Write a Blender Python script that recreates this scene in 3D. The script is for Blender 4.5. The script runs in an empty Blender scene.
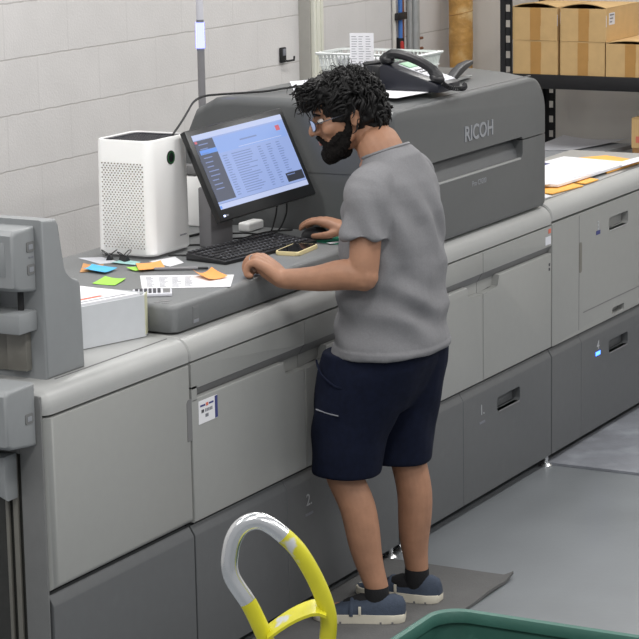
import bpy, bmesh, math, random
from mathutils import Vector, Matrix, noise
random.seed(7)
PI = math.pi
S = bpy.context.scene
COL = S.collection

# ------------------------------------------------------------------ materials
def lin(r, g, b):
    def f(c):
        c /= 255.0
        return c/12.92 if c <= 0.04045 else ((c+0.055)/1.055)**2.4
    return (f(r), f(g), f(b), 1)

def mat(name, rgb, rough=0.5, metal=0.0, var=0.06, nscale=30, bump=0.0, bscale=200, spec=None, wear=None):
    m = bpy.data.materials.new(name); m.use_nodes = True
    nt = m.node_tree; b = nt.nodes['Principled BSDF']
    c = lin(*rgb)
    b.inputs['Roughness'].default_value = rough
    b.inputs['Metallic'].default_value = metal
    if spec is not None: b.inputs['Specular IOR Level'].default_value = spec
    tc = nt.nodes.new('ShaderNodeTexCoord')
    n = nt.nodes.new('ShaderNodeTexNoise'); n.inputs['Scale'].default_value = nscale; n.inputs['Detail'].default_value = 4
    nt.links.new(tc.outputs['Object'], n.inputs['Vector'])
    r = nt.nodes.new('ShaderNodeValToRGB')
    r.color_ramp.elements[0].position = 0.3; r.color_ramp.elements[1].position = 0.7
    r.color_ramp.elements[0].color = tuple(max(0, v*(1-var)) for v in c[:3])+(1,)
    r.color_ramp.elements[1].color = tuple(min(1, v*(1+var)) for v in c[:3])+(1,)
    nt.links.new(n.outputs['Fac'], r.inputs['Fac'])
    out = r.outputs['Color']
    if wear:
        n2 = nt.nodes.new('ShaderNodeTexNoise'); n2.inputs['Scale'].default_value = wear[1]; n2.inputs['Detail'].default_value = 6
        nt.links.new(tc.outputs['Object'], n2.inputs['Vector'])
        r2 = nt.nodes.new('ShaderNodeValToRGB')
        r2.color_ramp.elements[0].position = wear[2]; r2.color_ramp.elements[1].position = wear[2]+wear[3]
        r2.color_ramp.elements[0].color = (0,0,0,1); r2.color_ramp.elements[1].color = (1,1,1,1)
        nt.links.new(n2.outputs['Fac'], r2.inputs['Fac'])
        mx = nt.nodes.new('ShaderNodeMix'); mx.data_type = 'RGBA'
        nt.links.new(r2.outputs['Color'], mx.inputs[0]); nt.links.new(out, mx.inputs[6])
        mx.inputs[7].default_value = lin(*wear[0]); out = mx.outputs[2]
    nt.links.new(out, b.inputs['Base Color'])
    if bump:
        n3 = nt.nodes.new('ShaderNodeTexNoise'); n3.inputs['Scale'].default_value = bscale; n3.inputs['Detail'].default_value = 5
        nt.links.new(tc.outputs['Object'], n3.inputs['Vector'])
        bp = nt.nodes.new('ShaderNodeBump'); bp.inputs['Strength'].default_value = bump; bp.inputs['Distance'].default_value = 0.01
        nt.links.new(n3.outputs['Fac'], bp.inputs['Height']); nt.links.new(bp.outputs['Normal'], b.inputs['Normal'])
    return m

def emit(name, rgb, strength):
    m = bpy.data.materials.new(name); m.use_nodes = True
    b = m.node_tree.nodes['Principled BSDF']
    b.inputs['Base Color'].default_value = (0.02, 0.02, 0.02, 1)
    b.inputs['Emission Color'].default_value = lin(*rgb); b.inputs['Emission Strength'].default_value = strength
    b.inputs['Roughness'].default_value = 0.3
    return m

def brick_mat(name, rgb, mortar, x0, z0):
    m = mat(name, rgb, 0.75, var=0.03, nscale=6)
    nt = m.node_tree; b = nt.nodes['Principled BSDF']
    old = b.inputs['Base Color'].links[0].from_socket
    tc = nt.nodes.new('ShaderNodeTexCoord'); sx = nt.nodes.new('ShaderNodeSeparateXYZ'); cb = nt.nodes.new('ShaderNodeCombineXYZ')
    nt.links.new(tc.outputs['Object'], sx.inputs[0])
    ax = nt.nodes.new('ShaderNodeMath'); ax.operation = 'SUBTRACT'; ax.inputs[1].default_value = x0
    az = nt.nodes.new('ShaderNodeMath'); az.operation = 'SUBTRACT'; az.inputs[1].default_value = z0
    nt.links.new(sx.outputs['X'], ax.inputs[0]); nt.links.new(sx.outputs['Z'], az.inputs[0])
    nt.links.new(ax.outputs[0], cb.inputs['X']); nt.links.new(az.outputs[0], cb.inputs['Y'])
    # slightly wobbling joints
    nz = nt.nodes.new('ShaderNodeTexNoise'); nz.inputs['Scale'].default_value = 25
    nt.links.new(tc.outputs['Object'], nz.inputs['Vector'])
    vm = nt.nodes.new('ShaderNodeVectorMath'); vm.operation = 'SCALE'; vm.inputs['Scale'].default_value = 0.006
    nt.links.new(nz.outputs['Color'], vm.inputs[0])
    va = nt.nodes.new('ShaderNodeVectorMath'); va.operation = 'ADD'
    nt.links.new(cb.outputs[0], va.inputs[0]); nt.links.new(vm.outputs[0], va.inputs[1])
    br = nt.nodes.new('ShaderNodeTexBrick'); br.offset = 0.5; br.squash = 1
    br.inputs['Scale'].default_value = 1; br.inputs['Mortar Size'].default_value = 0.004; br.inputs['Mortar Smooth'].default_value = 0.5
    br.inputs['Brick Width'].default_value = 0.4064; br.inputs['Row Height'].default_value = 0.2032
    nt.links.new(va.outputs[0], br.inputs['Vector'])
    mx = nt.nodes.new('ShaderNodeMix'); mx.data_type = 'RGBA'
    nt.links.new(br.outputs['Fac'], mx.inputs[0]); nt.links.new(old, mx.inputs[6]); mx.inputs[7].default_value = lin(*mortar)
    nt.links.new(mx.outputs[2], b.inputs['Base Color'])
    sy = nt.nodes.new('ShaderNodeSeparateXYZ'); nt.links.new(va.outputs[0], sy.inputs[0])
    dv = nt.nodes.new('ShaderNodeMath'); dv.operation = 'DIVIDE'; dv.inputs[1].default_value = 0.2032; nt.links.new(sy.outputs['Y'], dv.inputs[0])
    pp = nt.nodes.new('ShaderNodeMath'); pp.operation = 'PINGPONG'; pp.inputs[1].default_value = 0.5; nt.links.new(dv.outputs[0], pp.inputs[0])
    lt = nt.nodes.new('ShaderNodeMapRange'); lt.inputs['From Min'].default_value = 0.008; lt.inputs['From Max'].default_value = 0.018; lt.inputs['To Min'].default_value = 1; lt.inputs['To Max'].default_value = 0
    nt.links.new(pp.outputs[0], lt.inputs['Value'])
    m2 = nt.nodes.new('ShaderNodeMix'); m2.data_type = 'RGBA'; nt.links.new(lt.outputs[0], m2.inputs[0]); nt.links.new(mx.outputs[2], m2.inputs[6]); m2.inputs[7].default_value = lin(184, 181, 179)
    nt.links.new(m2.outputs[2], b.inputs['Base Color'])
    n3 = nt.nodes.new('ShaderNodeTexNoise'); n3.inputs['Scale'].default_value = 120; n3.inputs['Detail'].default_value = 6
    nt.links.new(tc.outputs['Object'], n3.inputs['Vector'])
    ma = nt.nodes.new('ShaderNodeMath'); ma.operation = 'MULTIPLY_ADD'; ma.inputs[1].default_value = -0.8
    nt.links.new(lt.outputs[0], ma.inputs[0]); nt.links.new(n3.outputs['Fac'], ma.inputs[2])
    bp = nt.nodes.new('ShaderNodeBump'); bp.inputs['Strength'].default_value = 0.3; bp.inputs['Distance'].default_value = 0.004
    nt.links.new(ma.outputs[0], bp.inputs['Height']); nt.links.new(bp.outputs['Normal'], b.inputs['Normal'])
    return m

M = {}
M['wall'] = brick_mat('painted_block', (208, 206, 205), (201, 199, 198), 1.67, 0.097)
M['wall_right'] = mat('grey_painted_wall', (212, 208, 202), 0.8, var=0.04, nscale=3, bump=0.1)
M['trim'] = mat('cream_trim', (216, 216, 204), 0.5, var=0.02)
M['trim_side'] = mat('grey_trim', (168, 166, 160), 0.6, var=0.03)
M['floor'] = mat('grey_epoxy', (124, 128, 132), 0.32, var=0.05, nscale=2.5, bump=0.03, bscale=40, wear=((114,118,121), 1.4, 0.52, 0.25))
M['light'] = mat('light_grey_plastic', (150, 151, 149), 0.42, var=0.015, bump=0.03, bscale=600)
M['cap'] = mat('lit_grey_plastic', (160, 161, 160), 0.38, var=0.015)  # door plastic made paler for the light on upward faces
M['dark'] = mat('dark_grey_plastic', (90, 92, 94), 0.5, var=0.03, bump=0.03, bscale=600, wear=((99,101,103), 9, 0.62, 0.2))
M['darktop'] = mat('mid_grey_plastic', (122, 124, 125), 0.45, var=0.02)
M['mid'] = mat('mid_grey_housing', (90, 92, 93), 0.38, var=0.02, bump=0.02, bscale=600)
M['fin'] = mat('grey_finisher_plastic', (136, 139, 141), 0.45, var=0.02, bump=0.03, bscale=500)
M['post'] = mat('grey_side_plastic', (112, 113, 113), 0.5, var=0.03)
M['counter'] = mat('grey_worktop', (114, 116, 117), 0.45, var=0.03, nscale=80, bump=0.06, bscale=500)
M['groove'] = mat('groove_grey', (116, 116, 117), 0.45, var=0.02)
M['carcass'] = mat('carcass_black', (38, 38, 40), 0.7, var=0.05)
M['black'] = mat('black_plastic', (28, 28, 31), 0.4, var=0.1)
M['blackm'] = mat('black_rubber', (24, 24, 26), 0.7, var=0.1)
M['key'] = mat('black_keycap', (36, 36, 40), 0.45, var=0.1)
M['bezel'] = mat('monitor_black', (26, 27, 29), 0.32, var=0.1)
M['navyblack'] = mat('blue_black_plastic', (26, 28, 38), 0.35, var=0.1)
M['white'] = mat('white_plastic', (251, 251, 250), 0.35, var=0.01)
M['number_print'] = mat('pale_number_print', (172, 174, 178), 0.5, var=0.02)
M['paper'] = mat('white_paper', (228, 228, 232), 0.7, var=0.01)
M['paper2'] = mat('offwhite_paper', (212, 213, 220), 0.7, var=0.02)
M['greysheet'] = mat('grey_board', (176, 178, 182), 0.7, var=0.03)
M['orange'] = mat('orange_card', (244, 178, 84), 0.7, var=0.03)
M['notorange'] = mat('orange_note', (246, 166, 92), 0.7, var=0.03)
M['noteblue'] = mat('blue_note', (86, 184, 232), 0.7, var=0.03)
M['notegreen'] = mat('green_note', (160, 222, 84), 0.7, var=0.03)
M['notecyan'] = mat('pale_cyan_note', (172, 216, 214), 0.7, var=0.03)
M['brownnote'] = mat('brown_orange_note', (206, 150, 96), 0.7, var=0.03)
M['ink'] = mat('grey_ink', (120, 122, 130), 0.7, var=0.05)
M['navyink'] = mat('navy_ink', (60, 64, 120), 0.7, var=0.05)
M['redink'] = mat('red_ink', (206, 110, 90), 0.7, var=0.05)
M['darkink'] = mat('dark_ink', (60, 60, 66), 0.7, var=0.05)
M['chrome'] = mat('chrome', (228, 230, 232), 0.22, 0.9, var=0.05, nscale=15)
M['steel'] = mat('brushed_steel', (172, 174, 174), 0.4, 0.35, var=0.06)
M['darkglass'] = mat('dark_glass', (52, 52, 50), 0.15, var=0.1)
M['panelgrey'] = mat('greenish_grey_panel', (112, 110, 104), 0.4, var=0.05)
M['label_plate'] = mat('silver_lettering', (146, 149, 155), 0.35, 0.2, var=0.03)
M['yellow'] = mat('yellow_paint', (206, 200, 40), 0.4, var=0.05, nscale=20)
M['yellowworn'] = mat('worn_yellow_paint', (206, 200, 44), 0.38, var=0.05, nscale=20, wear=((196, 198, 200), 16, 0.60, 0.06))
M['green_bin'] = mat('dark_green_plastic', (58, 100, 90), 0.42, var=0.06, nscale=12, bump=0.08, bscale=60, wear=((104, 146, 136), 10, 0.62, 0.2))
M['greenmat'] = mat('green_mousepad', (30, 124, 98), 0.7, var=0.06)
M['cream'] = mat('cream_case', (224, 208, 160), 0.5, var=0.03)
M['glass_black'] = mat('phone_glass', (22, 22, 26), 0.08, var=0.05)
M['carton'] = mat('cardboard', (198, 165, 115), 0.8, var=0.05, nscale=20)
M['carton_dark'] = mat('brown_cardboard', (150, 112, 70), 0.8, var=0.06, nscale=20)
M['tape'] = mat('packing_tape', (178, 134, 74), 0.4, var=0.04, nscale=20)
M['wrap'] = mat('wrapped_lagging', (186, 142, 78), 0.55, var=0.25, nscale=14, bump=0.6, bscale=35, wear=((216, 190, 140), 7, 0.55, 0.15))
M['shelf'] = mat('black_shelf_steel', (30, 30, 33), 0.5, 0.2, var=0.08)
M['pipeblue'] = mat('blue_pipe', (70, 118, 190), 0.45, var=0.04)
M['pipebrown'] = mat('brown_pipe', (120, 78, 58), 0.5, var=0.08)
M['pipewhite'] = mat('white_pipe', (206, 204, 198), 0.5, var=0.04)
M['red'] = mat('red_handle', (176, 46, 40), 0.45, var=0.05)
M['mat'] = mat('dark_grey_floor_mat', (92, 92, 92), 0.75, var=0.08, nscale=12, bump=0.15, bscale=150)
M['mat2'] = mat('worn_grey_floor_mat', (128, 131, 138), 0.6, var=0.12, nscale=10, bump=0.15, bscale=90, wear=((152, 156, 164), 6, 0.5, 0.2))
M['skin'] = mat('skin', (160, 118, 93), 0.55, var=0.10, nscale=25, bump=0.06, bscale=150)
M['shirt'] = mat('grey_marl_cotton', (122, 122, 125), 0.9, var=0.06, nscale=220, bump=0.25, bscale=26)
M['shorts'] = mat('navy_twill', (15, 21, 40), 0.9, var=0.15, nscale=60, bump=0.2, bscale=24, spec=0.2)
M['hair'] = mat('black_hair', (13, 12, 13), 0.6, var=0.3, nscale=60, spec=0.3)
M['beard'] = mat('dark_beard', (15, 12, 11), 0.85, var=0.4, spec=0.2, nscale=120, bump=0.5, bscale=300)
M['sock'] = mat('black_sock', (22, 22, 25), 0.9, var=0.1, bump=0.2)
M['shoe'] = mat('blue_grey_canvas', (58, 68, 84), 0.85, var=0.12, nscale=60, bump=0.2, bscale=200)
M['sole'] = mat('cream_rubber', (212, 206, 190), 0.6, var=0.05)
M['eye'] = mat('eye_white', (220, 215, 210), 0.2, var=0.02)
M['iris'] = mat('dark_iris', (40, 25, 18), 0.2, var=0.1)
M['lens'] = mat('spectacle_lens', (190, 205, 240), 0.05, var=0.02)
M['frame'] = mat('spectacle_frame', (70, 72, 80), 0.3, 0.6, var=0.02)
M['lip'] = mat('lip', (150, 92, 80), 0.5, var=0.05)
M['trayend'] = mat('yellowed_plastic', (206, 206, 176), 0.5, var=0.03)
M['traybody'] = mat('pale_tray_plastic', (204, 207, 211), 0.45, var=0.02)
M['holes'] = mat('vent_hole', (128, 118, 110), 0.8, var=0.2, nscale=40)
M['basket'] = mat('white_basket', (218, 222, 220), 0.5, var=0.03)
M['leafgreen'] = mat('green_packet', (150, 190, 160), 0.5, var=0.1)
M['screen'] = emit('screen_light', (150, 172, 226), 0.95)
M['screen_top'] = emit('screen_pale', (190, 202, 238), 0.95)
M['screen_head'] = emit('screen_header', (140, 170, 232), 0.95)
M['screen_side'] = emit('screen_sidebar', (72, 80, 104), 0.8)
M['screen_hi'] = emit('screen_highlight', (96, 150, 236), 0.95)
M['screen_txt'] = emit('screen_text', (122, 142, 196), 0.9)
M['screen_dark'] = emit('screen_popup', (44, 50, 66), 0.7)
M['screen_red'] = emit('screen_red', (214, 96, 110), 0.9)
M['led_blue'] = emit('blue_led', (60, 110, 255), 6)
M['led_white'] = emit('white_blue_led', (190, 210, 255), 3)
M['lamp_blue'] = emit('signal_lamp_blue', (106, 110, 255), 5.8)
M['led_green'] = emit('green_led', (40, 120, 60), 0.6)
M['lamp_clear'] = mat('clear_lamp_section', (206, 206, 214), 0.3, var=0.02)
M['polegrey'] = mat('pole_grey', (128, 127, 130), 0.4, var=0.03)

# ------------------------------------------------------------------ mesh helpers
def new(): return bmesh.new()

def finish(me, sharp=35):
    for p in me.polygons: p.use_smooth = True
    me.set_sharp_from_angle(angle=math.radians(sharp))

def inv_parent(o, parent):
    o.parent = parent
    o.matrix_parent_inverse = world_of(parent).inverted()
def world_of(o):
    m = o.matrix_basis.copy()
    if o.parent: m = world_of(o.parent) @ o.matrix_parent_inverse @ m
    return m

def obj(name, bm, m, parent=None, sharp=35, xf=None):
    if xf is not None: bmesh.ops.transform(bm, matrix=xf, verts=bm.verts)
    bmesh.ops.recalc_face_normals(bm, faces=bm.faces)
    me = bpy.data.meshes.new(name); bm.to_mesh(me); bm.free()
    mats = m if isinstance(m, (list, tuple)) else [m]
    for x in mats: me.materials.append(M[x])
    finish(me, sharp)
    o = bpy.data.objects.new(name, me); COL.objects.link(o)
    if parent: inv_parent(o, parent)
    return o

def tag(o, label, cat, group=None):
    o['label'] = label; o['category'] = cat
    if group: o['group'] = group
    return o

def thing(name, label, cat, loc=(0, 0, 0), group=None):
    o = bpy.data.objects.new(name, None); COL.objects.link(o); o.location = loc; o.empty_display_size = 0.05
    return tag(o, label, cat, group)

def struct(o):
    o['kind'] = 'structure'; return o

def rot(loc, rz=0, rx=0, ry=0):
    return Matrix.Translation(loc) @ Matrix.Rotation(rz, 4, 'Z') @ Matrix.Rotation(rx, 4, 'X') @ Matrix.Rotation(ry, 4, 'Y')

def add_box(bm, x0, x1, y0, y1, z0, z1, bev=0, seg=2, mi=0, xf=None):
    vs = [bm.verts.new((x, y, z)) for x in (x0, x1) for y in (y0, y1) for z in (z0, z1)]
    fs = []
    for idx in ((0,1,3,2),(4,6,7,5),(0,4,5,1),(2,3,7,6),(0,2,6,4),(1,5,7,3)):
        fs.append(bm.faces.new([vs[i] for i in idx]))
    nf = fs
    if bev:
        es = list({e for f in fs for e in f.edges})
        r = bmesh.ops.bevel(bm, geom=es, offset=bev, segments=seg, profile=0.5, affect='EDGES', clamp_overlap=True)
        nf = list({f for v in r['verts'] for f in v.link_faces} | {f for f in fs if f.is_valid})
    for f in nf: f.material_index = mi
    if xf is not None:
        bmesh.ops.transform(bm, matrix=xf, verts=list({v for f in nf for v in f.verts}))
    return nf

def add_prism(bm, poly, d0, d1, axis='y', bev=0, seg=2, mi=0, both=False):
    """poly in the two other axes (xz for y, xy for z, yz for x), extruded d0..d1; bevels the d0 rim (and d1 if both)"""
    def P(a, b, d):
        return {'y': (a, d, b), 'z': (a, b, d), 'x': (d, a, b)}[axis]
    v0 = [bm.verts.new(P(a, b, d0)) for a, b in poly]; v1 = [bm.verts.new(P(a, b, d1)) for a, b in poly]
    n = len(poly)
    f0 = bm.faces.new(v0); f1 = bm.faces.new(v1[::-1]); fs = [f0, f1]
    for i in range(n): fs.append(bm.faces.new((v0[i], v1[i], v1[(i+1) % n], v0[(i+1) % n])))
    for f in fs: f.material_index = mi
    if bev:
        es = list(f0.edges) + (list(f1.edges) if both else [])
        r = bmesh.ops.bevel(bm, geom=es, offset=bev, segments=seg, profile=0.5, affect='EDGES', clamp_overlap=True)
        for f in r['faces']: f.material_index = mi

def add_loft(bm, rings, caps=True, mi=0, closed=True):
    vr = [[bm.verts.new(p) for p in r] for r in rings]
    n = len(vr[0])
    for a, b in zip(vr, vr[1:]):
        for i in range(n if closed else n-1):
            f = bm.faces.new((a[i], a[(i+1) % n], b[(i+1) % n], b[i])); f.material_index = mi
    if caps:
        f = bm.faces.new(vr[0][::-1]); f.material_index = mi
        f = bm.faces.new(vr[-1]); f.material_index = mi

def spline(pts, n=8):
    pts = [Vector(p) for p in pts]; out = []
    for i in range(len(pts)-1):
        p0 = pts[max(i-1, 0)]; p1 = pts[i]; p2 = pts[i+1]; p3 = pts[min(i+2, len(pts)-1)]
        for k in range(n):
            t = k/n
            out.append(0.5*((2*p1)+(p2-p0)*t+(2*p0-5*p1+4*p2-p3)*t*t+(3*p1-p0-3*p2+p3)*t**3))
    out.append(pts[-1]); return out

def add_tube(bm, pts, r, n=8, mi=0, round_ends=False, flat=1.0, up0=None):
    pts = [Vector(p) for p in pts]
    rs = list(r) if isinstance(r, (list, tuple)) else [r]*len(pts)
    if round_ends:
        d0 = (pts[0]-pts[1]).normalized(); d1 = (pts[-1]-pts[-2]).normalized()
        pts = [pts[0]+d0*rs[0]*0.95, pts[0]+d0*rs[0]*0.6] + pts + [pts[-1]+d1*rs[-1]*0.6, pts[-1]+d1*rs[-1]*0.95]
        rs = [rs[0]*0.25, rs[0]*0.8] + rs + [rs[-1]*0.8, rs[-1]*0.25]
    rings = []; up = Vector(up0) if up0 else None
    for i, p in enumerate(pts):
        t = (pts[min(i+1, len(pts)-1)]-pts[max(i-1, 0)])
        if t.length < 1e-9: t = Vector((0, 0, 1))
        t.normalize()
        if up is None:
            up = Vector((0, 0, 1)) if abs(t.z) < 0.9 else Vector((1, 0, 0))
        s = t.cross(up)
        if s.length < 1e-6: s = t.cross(Vector((0.3, 1, 0.2)))
        s.normalize(); up = s.cross(t).normalized()
        rings.append([p+(s*math.cos(a)+up*math.sin(a)*flat)*rs[i] for a in [2*PI*k/n for k in range(n)]])
    add_loft(bm, rings, True, mi)

def add_ell(bm, c, r, R=None, u=20, v=12, mi=0):
    m = Matrix.Translation(c)
    if R is not None: m = m @ R
    m = m @ Matrix.Diagonal((r[0], r[1], r[2], 1))
    res = bmesh.ops.create_uvsphere(bm, u_segments=u, v_segments=v, radius=1, matrix=m)
    for f in {f for w in res['verts'] for f in w.link_faces}: f.material_index = mi

def add_lathe(bm, prof, c=(0, 0, 0), n=20, mi=0):
    add_loft(bm, [[Vector(c)+Vector((r*math.cos(a), r*math.sin(a), z)) for a in [2*PI*k/n for k in range(n)]] for r, z in prof], True, mi)

def add_cyl(bm, c0, c1, r, n=16, mi=0): add_tube(bm, [c0, c1], r, n, mi)

def rrect(x0, x1, z0, z1, r, seg=5):
    """rounded rectangle outline; r may be four radii: bl, br, tr, tl"""
    rs = r if isinstance(r, (list, tuple)) else [r]*4
    out = []
    for (cx, cz, q, a0) in ((x0, z0, rs[0], PI), (x1, z0, rs[1], 1.5*PI), (x1, z1, rs[2], 0), (x0, z1, rs[3], 0.5*PI)):
        sx = 1 if cx == x0 else -1; sz = 1 if cz == z0 else -1
        if q <= 0: out.append((cx, cz)); continue
        for k in range(seg+1):
            a = a0+0.5*PI*k/seg
            out.append((cx+sx*q+q*math.cos(a), cz+sz*q+q*math.sin(a)))
    return out

def modified(o, mods):
    for typ, kw in mods:
        md = o.modifiers.new(typ, typ)
        for k, v in kw.items(): setattr(md, k, v)
    dg = bpy.context.evaluated_depsgraph_get(); dg.update()
    me = bpy.data.meshes.new_from_object(o.evaluated_get(dg))
    o.modifiers.clear(); old = o.data; o.data = me; bpy.data.meshes.remove(old)
    return o

def cut(o, cutter_bm):
    c = obj('cutter', cutter_bm, 'dark')
    md = o.modifiers.new('b', 'BOOLEAN'); md.object = c; md.operation = 'DIFFERENCE'; md.solver = 'EXACT'
    dg = bpy.context.evaluated_depsgraph_get(); dg.update()
    me = bpy.data.meshes.new_from_object(o.evaluated_get(dg))
    o.modifiers.clear(); o.data = me; finish(me)
    bpy.data.objects.remove(c)
    return o

def text(name, s, size, m, xf, parent=None, depth=0.0008, spacing=1.0, bold=0.0):
    cu = bpy.data.curves.new(name, 'FONT'); cu.body = s; cu.size = size; cu.extrude = depth; cu.space_character = spacing
    cu.align_x = 'CENTER'; cu.align_y = 'CENTER'; cu.offset = bold; cu.resolution_u = 3
    t = bpy.data.objects.new('t', cu); COL.objects.link(t)
    dg = bpy.context.evaluated_depsgraph_get(); dg.update()
    me = bpy.data.meshes.new_from_object(t.evaluated_get(dg)); bpy.data.objects.remove(t)
    bm = new(); bm.from_mesh(me); bpy.data.meshes.remove(me)
    return obj(name, bm, m, parent, xf=xf)
FRONT = Matrix.Rotation(PI/2, 4, 'X')          # text that reads from the -y side
def front(x, y, z): return Matrix.Translation((x, y, z)) @ FRONT
def flat(x, y, z, rz=0): return Matrix.Translation((x, y, z)) @ Matrix.Rotation(rz, 4, 'Z')

# ------------------------------------------------------------------ the room
bm = new(); add_box(bm, -4.5, 5.9, -6.0, 2.2, -0.1, 0.0)
struct(obj('floor', bm, 'floor'))
bm = new()
add_box(bm, -4.5, 3.86, 1.79, 2.2, 0, 3.3)
add_box(bm, 3.86, 5.9, 1.9, 2.2, 0, 3.3)
struct(obj('wall_back', bm, 'wall'))
bm = new(); add_box(bm, 5.65, 5.9, -6.0, 1.9, 0, 3.3)
struct(obj('wall_right', bm, 'wall_right'))
bm = new()
add_box(bm, 3.86, 3.955, 1.735, 1.9, 0, 3.3, 0.003, mi=0)
add_box(bm, 3.868, 3.957, 1.715, 1.735, 0, 3.3, 0.004, mi=1)
add_box(bm, 3.885, 3.895, 1.709, 1.716, 0, 3.3, 0.002, mi=1)
add_box(bm, 3.925, 3.935, 1.709, 1.716, 0, 3.3, 0.002, mi=1)
struct(obj('trim_1', bm, ['trim_side', 'trim']))

# ------------------------------------------------------------------ the press line
def cap_bm(x0, x1, ytop=0.9, endl=0.0, endr=0.0, z0=0.903, zt=0.968, depth=0.98):
    """rounded front cap; profile in yz swept along x, ends optionally rounded"""
    def prof(s, dz):
        p = [(0.0+s, z0), (0.0+s, z0+0.012)]
        r = 0.053
        for k in range(1, 9):
            a = PI-0.5*PI*k/8
            p.append((r+s+r*math.cos(a), (zt-dz)-r+r*math.sin(a)))
        p += [(depth, zt-dz), (depth, z0)]
        return p
    bm = new(); rings = []
    st = []
    if endl: st += [(x0+endl*(1-math.cos(a)), endl*(1-math.sin(a))) for a in (0.0, 0.4, 0.8, 1.2, PI/2)]
    else: st += [(x0, 0.004), (x0+0.004, 0)]
    if endr: st += [(x1-endr*(1-math.cos(a)), endr*(1-math.sin(a))) for a in (PI/2, 1.2, 0.8, 0.4, 0.0)]
    else: st += [(x1-0.004, 0), (x1, 0.004)]
    for x, s in st: rings.append([(x, y, z) for y, z in prof(s, s)])
    add_loft(bm, rings)
    return bm

def door_panel(name, poly, parent, m='light', y0=0.0, y1=0.03, bev=0.006, seg=3):
    bm = new(); add_prism(bm, poly, y0, y1, 'y', bev, seg); return obj(name, bm, m, parent)

def lower_panel(name, x0, x1, parent, pocket=None, z0=0.042, z1=0.436):
    bm = new()
    prof = [(0.03, z0), (0.0, z0), (0.0, z1-0.03), (0.0015, z1-0.024), (0.016, z1), (0.03, z1)]
    rings = [[(x, y+(0.0015 if k in (0, 3) else 0) if y < 0.02 else y, z) for y, z in prof] for k, x in enumerate((x0, x0+0.0015, x1-0.0015, x1))]
    add_loft(bm, rings)
    o = obj(name, bm, 'dark', parent)
    if pocket:
        cut_pocket(o, *pocket)
    return o

def cut_pocket(o, x0, x1, z0, z1, r=0.012, d=0.028):
    bm = new(); add_prism(bm, rrect(x0, x1, z0, z1, r), -0.02, d, 'y'); cut(o, bm)

def pocket_shell(name, x0, x1, z0, z1, parent, m, depth=0.05, lip='cap'):
    """recessed finger pull: rear pan plus a raised lower lip"""
    bm = new()
    add_prism(bm, rrect(x0-.004, x1+.004, z0-.004, z1+.004, .012), depth-0.006, depth, 'y')
    add_box(bm, x0-.004, x1+.004, 0.028, depth, z0-.008, z0+.002)
    add_box(bm, x0-.004, x1+.004, 0.028, depth, z1-.002, z1+.008)
    add_box(bm, x0-.008, x0+.002, 0.028, depth, z0-.004, z1+.004)
    add_box(bm, x1-.002, x1+.008, 0.028, depth, z0-.004, z1+.004)
    o = obj(name, bm, m, parent)
    return o

def lip_bar(x0, x1, z, parent, m='cap'):
    bm = new(); add_box(bm, x0, x1, -0.002, 0.02, z-0.006, z, 0.002); return obj('handle_lip', bm, m, parent)

def carcass(x0, x1, parent, zt=0.905, y0=0.03, y1=1.0):
    bm = new(); add_box(bm, x0, x1, y0, y1, 0.045, zt)
    return obj('carcass', bm, 'carcass', parent)

def foot(x, y, parent):
    bm = new()
    add_lathe(bm, [(0.024, 0.0), (0.024, 0.006), (0.018, 0.012), (0.010, 0.016), (0.010, 0.05)], (x, y, 0), 16)
    obj('levelling_foot', bm, 'chrome', parent)

# ---- unit 1: the finishing unit at the left end
U1 = thing('finishing_unit', 'tall grey finishing unit with control modules at the left end of the press', 'machine', (-0.34, 0.5, 0))
carcass(-0.676, -0.004, U1)
bm = new(); rings = []
for k in range(9):       # a panel whose left and lower edges are softly rounded
    y = 0.026*(1-math.sin(PI/2*k/8))
    x_ = -0.681+0.032*(1-math.cos(PI/2*k/8)); z_ = 0.446+0.020*(1-math.cos(PI/2*k/8)); s_ = 0.005*(1-math.cos(PI/2*k/8))
    rings.append([(x_, y, z_), (-0.004-s_, y, z_), (-0.004-s_, y, 0.897-s_), (x_, y, 0.897-s_)])
add_loft(bm, rings); obj('door', bm, 'light', U1, sharp=50)
bm = new(); add_prism(bm, rrect(-0.024, 0.0005, 0.683, 0.80, (.002, .002, .002, .012)), -0.0012, 0.004, 'y'); obj('grip_slot', bm, 'groove', U1)
lower_panel('lower_panel', -0.680, -0.004, U1)
obj('top_cap', cap_bm(-0.686, -0.003, endl=0.035), 'cap', U1)
bm = new(); add_box(bm, -0.56, -0.03, 0.052, 0.056, 0.9665, 0.9695); obj('top_seam', bm, 'groove', U1)
# end frame facing left
bm = new(); add_box(bm, -0.692, -0.6835, 0.008, 0.078, 0.03, 0.955, 0.006); obj('end_frame', bm, 'post', U1)
for z0_, z1_ in ((0.03, 0.20), (0.80, 0.955)):
    bm = new(); add_box(bm, -0.690, -0.676, 0.078, 0.9, z0_, z1_, 0.004); obj('end_panel', bm, 'post', U1)
bm = new(); add_box(bm, -0.682, -0.676, 0.08, 0.9, 0.20, 0.80); obj('end_window', bm, 'darkglass', U1)
bm = new(); add_box(bm, -0.694, -0.682, 0.118, 0.128, 0.20, 0.80, 0.003); add_box(bm, -0.692, -0.682, 0.09, 0.106, 0.20, 0.80, 0.003)
obj('guide_rail', bm, 'panelgrey', U1)
b2 = new(); add_box(b2, -0.698, -0.690, 0.085, 0.118, 0.19, 0.30, 0.003); add_cyl(b2, (-0.700, 0.10, 0.28), (-0.697, 0.10, 0.28), 0.006, 12)
obj('hinge_plate', b2, 'steel', U1)

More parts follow.
